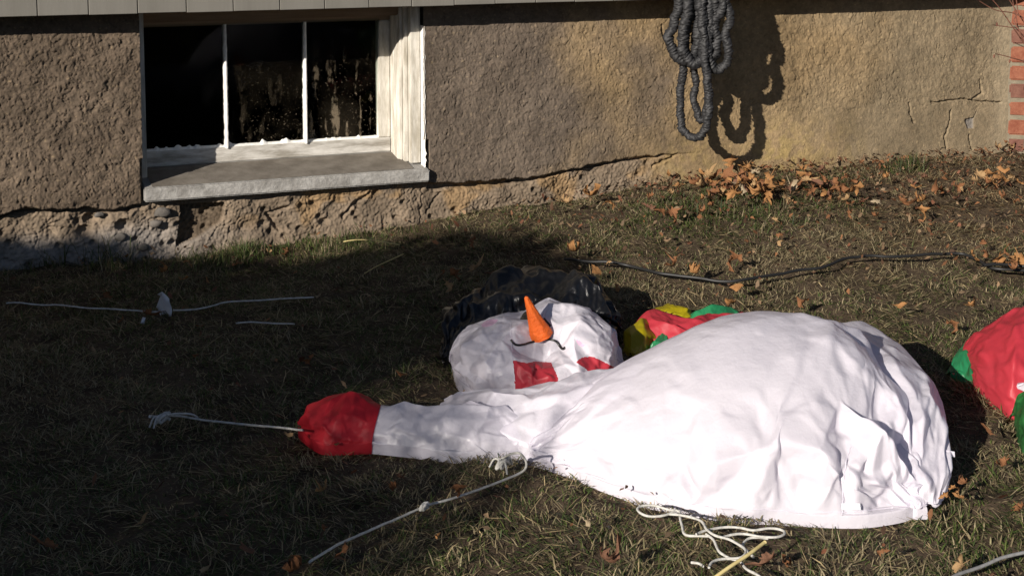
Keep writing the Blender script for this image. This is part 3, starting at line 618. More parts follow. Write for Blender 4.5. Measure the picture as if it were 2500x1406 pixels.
toc = CAM-mouth; mouth = mouth+toc/np.linalg.norm(toc, axis=1)[:, None]*.002
tube('mouth', mouth, np.interp(np.arange(60), [0, 10, 45, 59], [.0022, .0026, .0026, .0032]), M['black'], snow, 8)
# carrot nose: a soft cone standing out of the face
nb = on_sheet(P, *z4([(1050, 680)])[0]); rr = ray(*z4([(912, 325)])[0]); d = (nb-CAM)@FH-.012; tip = CAM+rr*(d/(rr@FH))
axis = tip-nb; n = 60; s = np.linspace(-.08, 1, n); path = nb+axis*s[:, None]; 
tube('nose', path, np.interp(s, [-.08, 0, .15, .5, .9, .97, 1], [.0255, .0250, .0215, .0135, .0060, .0046, .001]), M['orange'], snow, 36, lambda i, th: 1+.10*np.abs(np.sin(th*3.5+.03*i))-.06+.025*noise(i*.10+0*th, np.cos(th)*2)+.05*noise(i*.5+0*th, np.sin(th)*4+4))
# hat
P = bag([(1080, 886), (1080, 845), (1083, 800), (1111, 735), (1152, 706), (1183, 679), (1234, 666), (1288, 657), (1357, 662), (1421, 673), (1465, 691), (1486, 717), (1499, 750), (1512, 815)], [(1082, 890), (1120, 882), (1220, 862), (1330, 850), (1440, 850), (1513, 822)], 30, 190, 130, .42, .6)
for pts, a, wd in (([(1110, 760), (1150, 730), (1240, 705), (1330, 700), (1430, 720), (1480, 760)], -.014, 16), ([(1230, 690), (1250, 670), (1300, 668)], .010, 14), ([(1370, 715), (1400, 695), (1440, 700)], .012, 14), ([(1095, 800), (1105, 770)], .01, 14)): P = fold(P, pts, a, wd)
P = relax(P, .012, 80, .012, .18, .004, .045, 23, 3, .019, 1.0, .05); sheet('hat', P, M['black'], snow)
# sewn seams and hems
for PP, pts in ((BODYP, [(2078, 1085), (2066, 1130), (2060, 1180), (2058, 1225), (2056, 1258)]), (BODYP, [(1600, 1212), (1750, 1236), (1900, 1246), (2055, 1250), (2180, 1238)]), (HEADP, [(1247, 790), (1249, 840), (1251, 880), (1257, 930)])):
    q = np.array([on_sheet(PP, *p) for p in spline(pts, 90)])
    for _ in range(4): q[1:-1] = (q[:-2]+q[1:-1]*2+q[2:])/4
    tube('seam', q+(CAM-q)/np.linalg.norm(CAM-q, axis=1)[:, None]*.0004, .0009, M['white'], snow, 6)
# sewn-in tag and loop
a = on_sheet(BODYP, 2078, 1236); v = (CAM-a)/np.linalg.norm(CAM-a)
me = bpy.data.meshes.new('care_tag'); c = a+v*.004; V = [c+_r*dx_+np.array([0, 0, 1])*dz_+v*.004*s_ for dx_, dz_, s_ in ((-.016, .006, 0), (.016, .006, .3), (.018, -.006, 1.2), (-.016, -.006, .8))]
me.from_pydata([tuple(q) for q in V], [], [(0, 1, 2, 3)]); o = link('care_tag', me, M['plastic'], snow); s_ = o.modifiers.new('thick', 'SOLIDIFY'); s_.thickness = .0008
c = gnd(2318, 1103, .06); me = bpy.data.meshes.new('tether_loop'); V = [c+_r*dx_+np.array([0, 0, dz_]) for dx_, dz_ in ((-.008, .004), (.009, .001), (.010, -.009), (-.006, -.008))]
me.from_pydata([tuple(q) for q in V], [], [(0, 1, 2, 3)]); o = link('tether_loop', me, M['white'], snow); s_ = o.modifiers.new('thick', 'SOLIDIFY'); s_.thickness = .001

# the two other inflatables
def lobe(name, m, parent, top, bot, alpha=30, grow=.03, nu=60, nv=50, seed=1, back=.6, bulge=.42, lift=0.0, folds=()):
    P = bag(top, bot, alpha, nu, nv, bulge, back, lift=lift)
    for f in folds: P = fold(P, *f)
    return sheet(name, relax(P, grow*.15, 60, .02, .22, .002, .04, seed, 2, .006, 1.0, .045), m, parent)
elf = tag(empty('collapsed_inflatable', tuple(gnd(1640, 860))), 'collapsed red inflatable with yellow and green lobes behind the snowman body', 'inflatable')
lobe('red_panel', M['red'], elf, [(1538, 822), (1553, 778), (1591, 751), (1610, 751), (1660, 770), (1700, 775), (1760, 764), (1830, 760)], [(1540, 830), (1600, 850), (1680, 860), (1840, 850)], 26, .05, 110, 70, 31, folds=(([(1620, 815), (1680, 800), (1740, 778)], .02, 16), ([(1600, 790), (1650, 805)], .014, 14), ([(1650, 780), (1680, 800)], -.012, 12)))
lobe('yellow_lobe', M['yellow'], elf, [(1540, 868), (1522, 824), (1527, 808), (1541, 792), (1557, 781), (1585, 778), (1602, 790), (1618, 803), (1616, 820)], [(1543, 874), (1555, 880), (1580, 870), (1600, 850), (1616, 825)], 34, .025, 80, 60, 33, folds=(([(1582, 785), (1580, 820)], .007, 8), ([(1550, 860), (1575, 828)], .007, 8)))
lobe('yellow_lobe', M['yellow'], elf, [(1598, 752), (1625, 737), (1655, 743), (1690, 755), (1690, 764)], [(1600, 765), (1640, 785), (1680, 785), (1690, 768)], 24, .02, 60, 40, 35)
lobe('green_lobe', M['green'], elf, [(1680, 772), (1706, 744), (1728, 737), (1763, 744), (1805, 762)], [(1682, 778), (1696, 795), (1740, 800), (1806, 780)], 27, .03, 70, 50, 37)
lobe('green_lobe', M['green'], elf, [(1580, 856), (1600, 824), (1628, 797), (1638, 797), (1640, 815)], [(1583, 862), (1600, 872), (1630, 865), (1640, 830)], 32, .03, 60, 50, 39)
box_ = tag(empty('crumpled_inflatable', tuple(gnd(2560, 1010))), 'red and green inflatable lying at the right edge past the snowman', 'inflatable')
lobe('red_panel', M['red'], box_, [(2354, 880), (2353, 860), (2366, 826), (2421, 788), (2459, 768), (2500, 743), (2600, 720), (2700, 760), (2740, 850)], [(2356, 893), (2366, 912), (2400, 956), (2450, 995), (2477, 1007), (2550, 1000), (2650, 960), (2745, 870)], 30, .02, 110, 80, 41, .7, folds=(([(2380, 960), (2470, 880), (2500, 850)], .008, 14),))
lobe('green_panel', M['green'], box_, [(2316, 915), (2328, 872), (2352, 838), (2375, 822), (2390, 830)], [(2317, 918), (2340, 925), (2375, 930), (2392, 900)], 16, .02, 50, 40, 43)
lobe('green_panel', M['dgreen'], box_, [(2474, 1012), (2485, 985), (2500, 955), (2560, 930), (2640, 940), (2690, 1000)], [(2476, 1020), (2490, 1075), (2510, 1100), (2590, 1110), (2660, 1080), (2692, 1010)], 34, .05, 80, 60, 45)
lobe('white_panel', M['white'], box_, [(2485, 945), (2495, 930), (2530, 915), (2590, 930)], [(2487, 958), (2505, 972), (2540, 980), (2592, 950)], 34, .03, 50, 40, 47, lift=.05)

# =================================================================== CORDS AND CABLES
def cord(name, px, r, m, label=None, cat=None, group=None, h=.012, parent=None, wob=.003, knots=(), seed=0):
    pts = []
    for q in px:
        hh = q[2] if len(q) > 2 else h
        pts.append(gnd(q[0], q[1], hh))
    L = np.linalg.norm(np.diff(np.array(pts), axis=0), axis=1).sum(); n = max(int(L/.004), 12); path = spline(pts, n); s = np.arange(n)*.004
    path[:, 2] += wob*noise(s/.07, s*0+seed*3.3+.5); path[:, 0] += wob*noise(s/.05, s*0+seed*5.1+9.5)
    tw = (lambda i, th: 1+.12*np.sin(th*3+i*.9)) if m is M['rope'] else None
    o = tube(name, path, r, m, parent, 9, tw)
    if label: tag(o, label, cat, group)
    return o
def knot(px, py, r, parent, h=.02, loops=3, spread=1.0, tails=2):
    c = gnd(px, py, h); t = np.linspace(0, 2*math.pi*loops, 90)
    p = c+np.stack([r*np.cos(t)*(1+.3*np.sin(t*.7)), r*np.sin(t*1.1+.4)*.8, r*.55*np.sin(t*1.6)], 1); tube('knot', p, .0030, M['rope'], parent, 8)
    for k in range(tails):
        a = random.uniform(0, 6.28); q = spline([c, c+np.array([math.cos(a)*r*1.6*spread, math.sin(a)*r*1.2, .006]), c+np.array([math.cos(a)*r*2.6*spread, math.sin(a)*r*2.2, -.012])], 16)
        tube('knot_tail', q, .0019, M['rope'], parent, 8)
t1 = tag(empty('tether_cord', tuple(gnd(560, 1035))), 'white tether cord with frayed knot running left from the red mitten', 'cord', 'tether cords')
cord('cord', [(395, 1014, .025), (440, 1016, .022), (500, 1024, .02), (560, 1032, .022), (640, 1040, .024), (700, 1046, .03), (740, 1050, .035)], .0022, M['rope'], parent=t1)
knot(398, 1020, .012, t1, .024); tube('knot_tail', spline([gnd(395, 1015, .024), gnd(380, 1018, .02), gnd(366, 1016, .03)], 12), .0034, M['rope'], t1, 8)
cord('cord', [(410, 1012, .028), (440, 1010, .03), (470, 1012, .028), (482, 1018, .02)], .002, M['rope'], parent=t1)
t2 = tag(empty('tether_cord', tuple(gnd(1020, 1250))), 'long white tether cord curving from under the snowman down to the russet leaf', 'cord', 'tether cords')
cord('cord', [(1230, 1118, .03), (1262, 1104, .06), (1280, 1118, .045), (1284, 1138, .03), (1262, 1158, .015), (1180, 1190, .015), (1100, 1218, .015), (1036, 1236, .015), (960, 1270, .015), (880, 1302, .018), (830, 1330, .018), (790, 1352, .016), (756, 1374, .012)], .0022, M['rope'], parent=t2)
knot(1036, 1236, .0065, t2, .022, 3, 1, 0); knot(1228, 1130, .012, t2, .022, 4, 1, 4)
t3 = tag(empty('rope_tangle', tuple(gnd(1780, 1320))), 'loose tangle of white rope on the grass in front of the snowman', 'rope')
def zr(pts, h=.02): return [(1500+a/2.5, 1180+b/2.5, h) for a, b in pts]
cord('rope', zr([(380, 165, ), (300, 190), (200, 195), (145, 165), (160, 145), (230, 140), (330, 160), (400, 170), (405, 230), (430, 300), (520, 315), (580, 320)]), .0022, M['rope'], parent=t3, seed=1)
cord('rope', zr([(330, 185), (430, 200), (530, 225), (560, 280), (620, 320), (700, 340), (770, 380), (800, 420), (770, 450), (680, 455), (610, 475), (580, 510)], .026), .0022, M['rope'], parent=t3, seed=2)
cord('rope', zr([(500, 310), (560, 285), (660, 262), (760, 265), (850, 285), (960, 275), (1025, 290), (1030, 315), (980, 335), (900, 330), (800, 310), (720, 315), (660, 330)], .024), .0022, M['rope'], parent=t3, seed=3)
cord('rope', zr([(560, 310), (600, 350), (640, 410), (700, 450), (770, 470), (810, 520), (870, 555), (930, 590)], .02), .0022, M['rope'], parent=t3, seed=4)
cord('rope', zr([(850, 450), (800, 400), (785, 365), (820, 335), (880, 330), (940, 340)], .018), .0022, M['rope'], parent=t3, seed=5)
cord('rope', zr([(470, 480), (510, 490), (540, 510)], .014), .0022, M['rope'], parent=t3, seed=6)
cord('grey_cord', [(2310, 1420), (2350, 1398), (2400, 1378), (2450, 1360), (2510, 1346), (2600, 1330)], .0029, mat('grey_cord', (.16, .16, .16), .8, .2, (.24, .24, .24), 100), 'grey cord crossing the bottom right corner of the lawn', 'cord', h=.02)
t4 = tag(empty('guy_line', tuple(gnd(620, 745))), 'thin white line lying slack in the shaded grass below the window', 'cord')
cord('line', [(425, 757), (440, 758), (470, 756), (520, 745), (560, 737), (640, 733), (700, 729), (765, 726)], .0020, M['rope'], parent=t4, h=.04)
cord('line', [(20, 740), (60, 741), (110, 742), (160, 746), (220, 753), (290, 756), (350, 760), (395, 762)], .0020, M['rope'], parent=t4, h=.036, wob=.006)
cord('white_straw', [(578, 789), (620, 787), (670, 788), (720, 791)], .0019, M['rope'], 'short white line lying level in the dark grass below the slack one', 'cord', h=.04)
cord('extension_cable', [(1380, 632, .01), (1430, 637, .017), (1490, 640, .02), (1540, 650, .012), (1610, 667, .017), (1700, 678, .017), (1790, 687, .017), (1860, 677, .017), (1950, 660, .017), (2010, 653, .017), (2060, 632, .017), (2120, 625, .017), (2180, 627, .017), (2260, 622, .017), (2340, 618, .017), (2385, 632, .017), (2430, 655, .017), (2500, 660, .017), (2620, 668, .017)], 0.0043, M['cable'], 'black electric cable snaking across the leafy grass behind the hat', 'cable')
cord('electric_wire', [(2400, 648, .026), (2460, 645, .028), (2520, 650, .028), (2600, 640, .02)], .0045, M['cable'], 'short second black wire beside the cable at the right edge', 'cable')
cord('dry_stalk', [(1742, 1412, .02), (1780, 1385, .03), (1830, 1350, .04), (1868, 1322, .045)], .0030, M['straw'], 'yellow dry grass stalk lying across the rope tangle', 'stalk', wob=.001)
cord('dry_stalk', [(840, 590, .02), (880, 585, .04), (930, 590, .05), (975, 598, .045)], .0018, M['straw'], 'long bent straw arching from the wall foot near the window', 'stalk', wob=.001)
cord('dry_stalk', [(890, 668, .02), (930, 645, .05), (985, 620, .08)], .0015, M['straw'], 'thin straw leaning in the shade left of the hat', 'stalk', wob=.001)

# torn plastic in the shaded grass
def scrap(name, pts, label, h0=.0, lean=.02):
    c = gnd(*pts[0]); V = []
    for i, (a, b) in enumerate(pts):
        r = ray(a, b); d = (c-CAM)@FH+lean*i/len(pts); V.append(CAM+r*(d/(r@FH)))
    bm = bmesh.new(); vs = [bm.verts.new(v) for v in V]; bm.faces.new(vs); bmesh.ops.triangulate(bm, faces=bm.faces); bmesh.ops.subdivide_edges(bm, edges=list(bm.edges), cuts=3, use_grid_fill=True)
    for v in bm.verts: k = noise(np.array(v.co.x*60), np.array(v.co.z*60), 3)*.007; v.co += Vector(FH)*float(k)
    me = bpy.data.meshes.new(name); bm.to_mesh(me); bm.free(); o = link(name, me, M['plastic'], None, True); s = o.modifiers.new('thick', 'SOLIDIFY'); s.thickness = .0008; return tag(o, label, 'plastic')
scrap('plastic_scrap', [(418, 772), (420, 758), (412, 730), (396, 712), (385, 718), (392, 722), (382, 750), (392, 770), (405, 776)], 'larger torn piece of white plastic standing up in the shaded grass', lean=.05)
scrap('plastic_scrap', [(343, 790), (352, 792), (355, 776), (348, 774)], 'small white plastic shred left of the larger torn piece', lean=.02)

# bare shrub stems at the upper right, rooted out of the picture
shr = tag(empty('bare_shrub', tuple(gnd(2640, 470))), 'bare reddish shrub twigs reaching in at the upper right by the bricks', 'shrub')
root = gnd(2640, 480)
for k, pp in enumerate(([(2395, -30), (2440, 20), (2475, 70), (2520, 130)], [(2440, -40), (2470, 10), (2500, 55), (2540, 110)], [(2385, 0), (2430, 25), (2505, 50)], [(2425, 62), (2470, 68), (2520, 76)], [(2468, -20), (2480, 40), (2490, 80), (2530, 160)], [(2430, 132), (2470, 142), (2520, 162)], [(2476, -30), (2485, 30), (2482, 66)])):
    pts = [at_y(a, b, -.28-.02*k) for a, b in pp]; pts += [pts[-1]*.5+root*.5+np.array([.05, -.02, .1]), root]
    pth = spline(pts, 60); tube('twig', pth, np.linspace(.0014, .0045, 60), M['twig'], shr, 7)
for a, b, k in ((2427, 138, 0), (2465, 150, 1), (2498, 150, 0), (2434, 60, 1)):
    c = at_y(a, b, -.30); bm = bmesh.new(); bmesh.ops.create_icosphere(bm, subdivisions=1, radius=.006)
    for v in bm.verts: v.co = Vector((c[0]+v.co.x*.7, c[1]+v.co.y*.4, c[2]+v.co.z*1.3))
    me = bpy.data.meshes.new('bud'); bm.to_mesh(me); bm.free(); link('bud', me, M['twig'], shr)

# =================================================================== FALLEN LEAVES
LV = []
def leaf_mesh(kind, seed):
    rs = np.random.RandomState(seed)
    if kind == 'maple':
        base = [(0, -.10), (.10, -.28), (.34, -.36), (.30, -.20), (.56, -.10), (.50, .03), (.66, .22), (.44, .24), (.40, .34), (.24, .28), (.22, .50), (.14, .56), (0, .80)]
    elif kind == 'oak':
        base = [(0, -.45), (.08, -.34), (.20, -.26), (.12, -.14), (.30, -.02), (.16, .08), (.34, .26), (.18, .32), (.24, .50), (.12, .58), (0, .72)]
    else:
        base = [(0, -.5), (.14, -.36), (.24, -.15), (.26, .08), (.20, .3), (.10, .5), (0, .66)]
    out = base+[(-a, b) for a, b in base[-2:0:-1]]; out = np.array(out, float)*(1+.20*rs.randn(len(out), 1)); out[:, 0] *= rs.uniform(.65, 1.0); n = len(out)
    rings = [.0, .45, .8, 1.0]; V = [np.zeros((1, 2))]+[out*k for k in rings[1:]]; V2 = np.vstack(V)
    x, y = V2[:, 0], V2[:, 1]; rad = np.hypot(x, y); cc = rs.uniform(0, 6.3)
    z = rs.uniform(.10, .24)*np.sin(np.arctan2(y, x)*rs.choice([3, 5])+cc)*rad+.09*rs.randn(len(x))*rad
    def roll(a, z, k):                       # bend a flat direction into an arc of curvature k
        r = 1/k; t = a*k; return (r-z)*np.sin(t), r-(r-z)*np.cos(t)
    x, z = roll(x, z, rs.choice([-1, 1, 1])*rs.uniform(1.6, 4.2)); y, z = roll(y-.1, z, rs.choice([-1, 1, 1])*rs.uniform(1.0, 3.2)); zx = z
    V3 = np.stack([x, y, zx], 1); F = []
    for i in range(n): F.append((0, 1+i, 1+(i+1) % n))
    for k in range(2):
        a = 1+k*n; b = a+n
        for i in range(n): j = (i+1) % n; F += [(a+i, b+i, b+j), (a+i, b+j, a+j)]
    m0 = len(V3); st = np.array([[0, -.10, .0], [.02, -.12, .012], [-.02, -.12, .012], [.012, -.62, .20], [-.012, -.62, .20]]); V3 = np.vstack([V3, st]); F += [(m0+1, m0+3, m0+4), (m0+1, m0+4, m0+2)]
    return mesh_np('leaf', V3, np.array(F), True)
KIND = ['maple']*9+['oak']*7+['oval']*5
BASE = [leaf_mesh(k, 11+i*7) for i, k in enumerate(KIND)]
MESH = {}
def leaf(px, py, size, mi, ki, label, group=None, tilt=25, h=.03, yaw=None):
    key = (ki, mi)
    if key not in MESH:
        m2 = BASE[ki].copy(); m2.materials.clear(); m2.materials.append(LEAFM[mi]); MESH[key] = m2
    label = label.replace('@', ('orange', 'tan', 'russet', 'pale', 'dark brown')[mi]); p = gnd(px, py, h); o = bpy.data.objects.new('fallen_leaf', MESH[key]); COL.objects.link(o); o.location = p; o.scale = (size*random.uniform(.7, 1.05), size*random.uniform(.85, 1.1), size*random.uniform(.7, 1.3))
    o.rotation_euler = (R(random.uniform(-tilt, tilt)), R(random.uniform(-tilt, tilt)), R(random.uniform(0, 360) if yaw is None else yaw))
    o.rotation_mode = 'ZYX' if False else 'XYZ'
    return tag(o, label, 'leaf', group)
g1 = 'leaves heaped against the wall under the hose'
for i in range(56):
    a = random.gauss(0, 1); px = 1795+a*72; py = 440+random.gauss(0, 16)+abs(a)*6; leaf(px, py, random.uniform(.036, .068), random.choice([0, 0, 1, 0, 2, 2, 4, 3]), random.randrange(21), 'curled @ leaf in the heap under the hose', g1, 65, random.uniform(.02, .085)*max(.4, 1-abs(a)*.35))
g2 = 'leaves in the drift right of the heap'
for i in range(30):
    px = random.uniform(1950, 2100); py = 425+(px-1950)*.35+random.gauss(0, 22); leaf(px, py, random.uniform(.034, .060), random.choice([0, 2, 0, 1, 4, 2]), random.randrange(21), 'curled @ leaf in the drift right of the hose heap', g2, 60, random.uniform(.02, .05))
g7 = 'leaves loose along the wall'
for i in range(34):
    px = random.uniform(1560, 2490); py = np.interp(px, [1560, 1900, 2490], [500, 450, 415])+random.uniform(0, 130)*random.random(); leaf(px, py, random.uniform(.024, .046), random.choice([2, 4, 0, 1, 2, 4]), random.randrange(21), 'small @ leaf loose in the grass along the right part of wall', g7, 45, .018)
g3 = 'leaves on the bare soil by the bricks'
for px, py in ((2395, 430), (2420, 425), (2445, 435), (2470, 428), (2415, 440), (2380, 442), (2455, 415)): leaf(px, py, random.uniform(.045, .062), random.choice([0, 1, 0]), random.randrange(19), '@ leaf in the patch on bare soil below the bricks', g3, 45, .025)
g4 = 'leaves at the foot of the bricks'
for px, py in ((2400, 352), (2425, 350), (2450, 352), (2470, 354), (2440, 360)): leaf(px, py, random.uniform(.04, .055), random.choice([0, 1, 2]), random.randrange(19), 'dry @ leaf caught at the very foot of the brick corner', g4, 35, .02)
g5 = 'leaves over the cable end'
for px, py in ((2395, 590), (2410, 615), (2440, 632), (2470, 640), (2490, 630), (2375, 625), (2455, 605), (2480, 655)): leaf(px, py, random.uniform(.036, .055), random.choice([0, 0, 2]), random.randrange(19), '@ leaf among those lying over the cable at right edge', g5, 60, .035)
g6 = 'leaves piled beside the snowman base'
for px, py, k in ((2330, 1188, 0), (2352, 1180, 2), (2340, 1212, 0), (2312, 1205, 0)): leaf(px, py, .030, k, random.randrange(16), '@ leaf in the little pile right of the snowman base', g6, 60, .035)
single = [
    (1400, 612, .062, 0, 0, 'large orange leaf standing in the grass above the hat'), (1455, 662, .048, 0, 7, 'pointed orange leaf touching the top right of the hat'), (1482, 640, .030, 1, 5, 'pale leaf lying on the left end of the black cable'),
    (1640, 518, .050, 2, 1, 'russet leaf in green grass left of the drift'), (1445, 478, .065, 0, 2, 'big brown leaf against the wall foot right of the window'), (1380, 494, .046, 1, 3, 'tan leaf just left of the big brown wall-foot leaf'), (1490, 492, .040, 0, 5, 'small orange leaf just right of the big brown wall-foot leaf'),
    (1632, 425, .042, 0, 8, 'slim leaf leaning on the wall left of the heap'), (1634, 470, .036, 1, 4, 'tan leaf between the slim wall leaf and the heap'), (1590, 478, .034, 2, 1, 'small russet leaf at the wall left of the heap'),
    (2145, 492, .040, 3, 6, 'pale yellow leaf alone right of the drift'), (2205, 495, .050, 2, 0, 'russet leaf right of the pale yellow leaf'), (2255, 490, .046, 0, 2, 'upright brown leaf right of the russet leaf'), (2250, 515, .044, 0, 3, 'tan-orange leaf under the upright brown leaf'), (2290, 462, .050, 2, 4, 'reddish brown leaf above the bare soil edge'), (2165, 432, .040, 0, 1, 'orange leaf at the tuft near the wall'), (2145, 392, .040, 2, 5, 'leaf lying at the wall foot above the tuft'),
    (1690, 664, .052, 0, 0, 'orange leaf partly under the black cable'), (1648, 645, .046, 2, 1, 'russet leaf above the left part of the cable'), (1795, 630, .048, 2, 2, 'brown leaf in the dry patch above the cable bend'), (1800, 702, .046, 0, 8, 'oval orange leaf just below the cable bend'), (1990, 692, .032, 3, 7, 'pale round leaf in the grass above the snowman body'), (1905, 586, .030, 1, 6, 'small pale leaf in the dry grass above the cable'),
    (1785, 740, .042, 0, 8, 'curled leaf beside the green lobe'), (1508, 705, .024, 0, 7, 'small orange leaf right of the hat'), (1960, 738, .034, 2, 3, 'russet leaf behind the top of the snowman body'), (2195, 748, .034, 0, 8, 'upright rust leaf behind the snowman body'), (2375, 745, .034, 0, 1, 'orange leaf left of the right edge inflatable'), (2325, 790, .034, 2, 2, 'dull leaf near the green corner of the right edge inflatable'),
    (1100, 700, .044, 1, 5, 'pale tan leaf lying left of the hat'), (1160, 656, .044, 1, 0, 'pointed tan leaf above left of the hat'), (1110, 672, .036, 2, 1, 'dark orange leaf between the two tan ones left of the hat'), (1082, 668, .030, 2, 6, 'small rust leaf left of the dark orange one'), (1155, 588, .030, 2, 2, 'russet leaf in shade below the wall crack'),
    (403, 662, .036, 0, 0, 'bright orange leaf standing in shade under the sill'), (447, 682, .028, 0, 7, 'small orange leaf right of the bright one under the sill'), (505, 686, .024, 0, 8, 'tiny orange leaf farther right under the sill'), (92, 702, .036, 1, 6, 'pale leaf at the far left in the grass'), (262, 722, .034, 2, 3, 'dim brown leaf left of the plastic scrap'), (886, 718, .036, 3, 5, 'grey-tan leaf upright in the dark grass'), (365, 768, .036, 2, 4, 'dark red leaf beside the plastic scrap'), (297, 783, .026, 2, 8, 'oval brown leaf left of the small shred'), (780, 723, .030, 3, 6, 'grey leaf at the end of the slack line'), (490, 795, .026, 2, 7, 'small upright brown leaf right of the plastic scrap'),
    (757, 878, .030, 2, 1, 'small brown leaf in the dark lawn above the mitten'), (980, 914, .026, 2, 8, 'tiny brown leaf left of the head'), (480, 868, .024, 2, 7, 'dull slim leaf in the middle of the dark lawn'), (790, 1196, .036, 1, 0, 'pale brown leaf below the mitten'), (960, 1192, .026, 2, 3, 'rust leaf right of the pale one below the arm'), (975, 1165, .022, 4, 2, 'dark leaf bit under the arm'), (1115, 1195, .022, 2, 4, 'small russet leaf above the long tether cord'), (705, 1060, .020, 1, 7, 'small tan leaf at the mitten tip'), (787, 1290, .026, 2, 7, 'orange-brown leaf above the cord end'), (835, 1345, .030, 2, 8, 'rust leaf right of the cord end'),
    (725, 1388, .052, 2, 0, 'large russet leaf at the end of the long tether cord'), (115, 1330, .030, 2, 1, 'russet leaf in the bottom left corner'), (348, 1272, .028, 1, 8, 'pale slim leaf in the left foreground'), (510, 1385, .030, 3, 5, 'grey leaf at the bottom edge left of the cord'), (600, 1338, .026, 4, 7, 'slim dark leaf in the left foreground near the cord'), (1480, 1368, .050, 4, 1, 'large dark brown leaf left of the rope tangle'), (1065, 1310, .018, 0, 7, 'tiny orange leaf below the long cord'), (1435, 1270, .022, 3, 3, 'small pale leaf below the snowman hem'), (1875, 1370, .036, 4, 2, 'dark leaf at the right of the rope tangle'), (1915, 1375, .030, 2, 4, 'brown leaf right of the dark one by the rope'), (2150, 1345, .026, 2, 6, 'small brown leaf in the right foreground'), (2345, 1378, .026, 1, 1, 'tan leaf by the grey cord'), (2490, 1240, .024, 2, 2, 'red-brown leaf at the lower right edge'), (2410, 1050, .026, 2, 7, 'russet leaf in the shadow right of the snowman'), (2450, 1130, .028, 2, 3, 'rust leaf below the right edge inflatable'), (2420, 1400, .024, 4, 5, 'dark leaf at the bottom edge by the grey cord'),
    (1195, 668, .024, 4, 7, 'dark slim leaf against the left of the hat top'), (580, 640, .026, 2, 1, 'brown leaf at the wall foot under the sill'), (460, 638, .028, 0, 5, 'orange leaf at the wall foot under the left of sill'), (700, 620, .026, 2, 3, 'russet leaf at wall foot right of the green tuft'), (655, 615, .026, 1, 6, 'tan leaf at the wall foot by the green tuft')]
for i, (px, py, s, mi, ki, lb) in enumerate(single): leaf(px, py, s*1.12, mi, (ki*2+i) % 9 if ki < 5 else (9+(ki+i) % 7 if ki < 7 else 16+(ki+i) % 5), lb, None, 50, .03)
def footprint(x, y):
    z = ground_z(x, y); px, py = px_of(np.stack([x, y, z], -1)); m = np.zeros(x.shape, bool)
    for poly in (body_bot+[(2310, 1190), (2290, 1060), (2150, 1010), (1850, 930), (1600, 960), (1400, 1000), (1283, 1100)], [(905, 1080), (1000, 1088), (1100, 1100), (1280, 1104), (1500, 1130), (1500, 960), (1180, 1000), (922, 1020)],
                 [(732, 1046), (790, 1082), (905, 1082), (925, 1015), (860, 1000), (760, 1010)], [(1110, 900), (1180, 960), (1300, 970), (1420, 960), (1515, 900), (1490, 830), (1350, 790), (1180, 820)],
                 [(1090, 880), (1220, 855), (1440, 842), (1505, 815), (1440, 740), (1290, 720), (1150, 760)], [(1545, 872), (1620, 870), (1820, 850), (1780, 790), (1600, 790), (1535, 830)], [(2360, 905), (2400, 950), (2477, 1000), (2500, 1090), (2650, 1080), (2740, 870), (2500, 800), (2400, 850)]):
        m |= in_poly(px, py, poly)
    return m
# the turf is pressed down under everything that lies on it
co = np.zeros(len(lawn.data.vertices)*3, np.float32); lawn.data.vertices.foreach_get('co', co); co = co.reshape(-1, 3).astype(float); hit = np.zeros(len(co), bool)
for ox, oy in ((0, 0), (.02, 0), (-.02, 0), (0, .02), (0, -.02)): hit |= footprint(co[:, 0]+ox, co[:, 1]+oy)
co[hit & (np.abs(co[:, 0]) < 6) & (co[:, 1] > -3.5) & (co[:, 1] < -.2), 2] -= .022; lawn.data.vertices.foreach_set('co', co.astype(np.float32).ravel()); lawn.data.update()
# small crumbs of leaf nobody could count
n = 4200
U1 = RNG.uniform(.2, 4.1, n*3); U2 = -RNG.random(n*3)**1.5*3.0-.02
dens = sstep(1.2, 2.6, U1)*sstep(-1.6, -.3, U2)+.10+.5*sstep(3.0, 3.6, U1)*sstep(-.9, -.2, U2); keep_ = RNG.random(n*3) < dens; keep_ &= ~footprint(U1, U2); U1 = U1[keep_][:n]; U2 = U2[keep_][:n]; k = len(U1)
ang = RNG.random(k)*6.28; sz_ = RNG.uniform(.003, .0095, k); th = RNG.normal(0, .5, (k, 2)); base = np.stack([U1, U2, ground_z(U1, U2)+RNG.uniform(.004, .024, k)], 1)
loc = np.array([(-1, -.25, 0), (.1, -.55, .25), (1, .1, -.1), (.2, .6, .2), (-.7, .4, .1)]); ca, sa = np.cos(ang), np.sin(ang)
V = np.zeros((k, 5, 3)); lx = loc[None, :, 0]*RNG.uniform(.6, 1.4, (k, 5)); ly = loc[None, :, 1]*RNG.uniform(.5, 1.3, (k, 5)); lz = loc[None, :, 2]*RNG.uniform(-1.5, 1.5, (k, 5))
V[..., 0] = (lx*ca[:, None]-ly*sa[:, None])*sz_[:, None]; V[..., 1] = (lx*sa[:, None]+ly*ca[:, None])*sz_[:, None]; V[..., 2] = (lz+lx*th[:, :1]+ly*th[:, 1:])*sz_[:, None]; V += base[:, None]
I = np.arange(k)[:, None]*5; F = np.concatenate([I+np.array([[0, 1, 2]]), I+np.array([[0, 2, 3]]), I+np.array([[0, 3, 4]])]); me = mesh_np('leaf_litter', V.reshape(-1, 3), F, False)
pal = np.array([(.34, .16, .075), (.24, .10, .055), (.36, .24, .14), (.15, .085, .05), (.30, .21, .13)]); set_col(me, np.repeat(pal[RNG.integers(0, 5, k)]*RNG.uniform(.3, .8, (k, 1)), 5, 0))
tag(link('leaf_litter', me, M['grass']), 'crumbs of brown leaf scattered through the grass near the wall', 'leaf litter', kind='stuff')

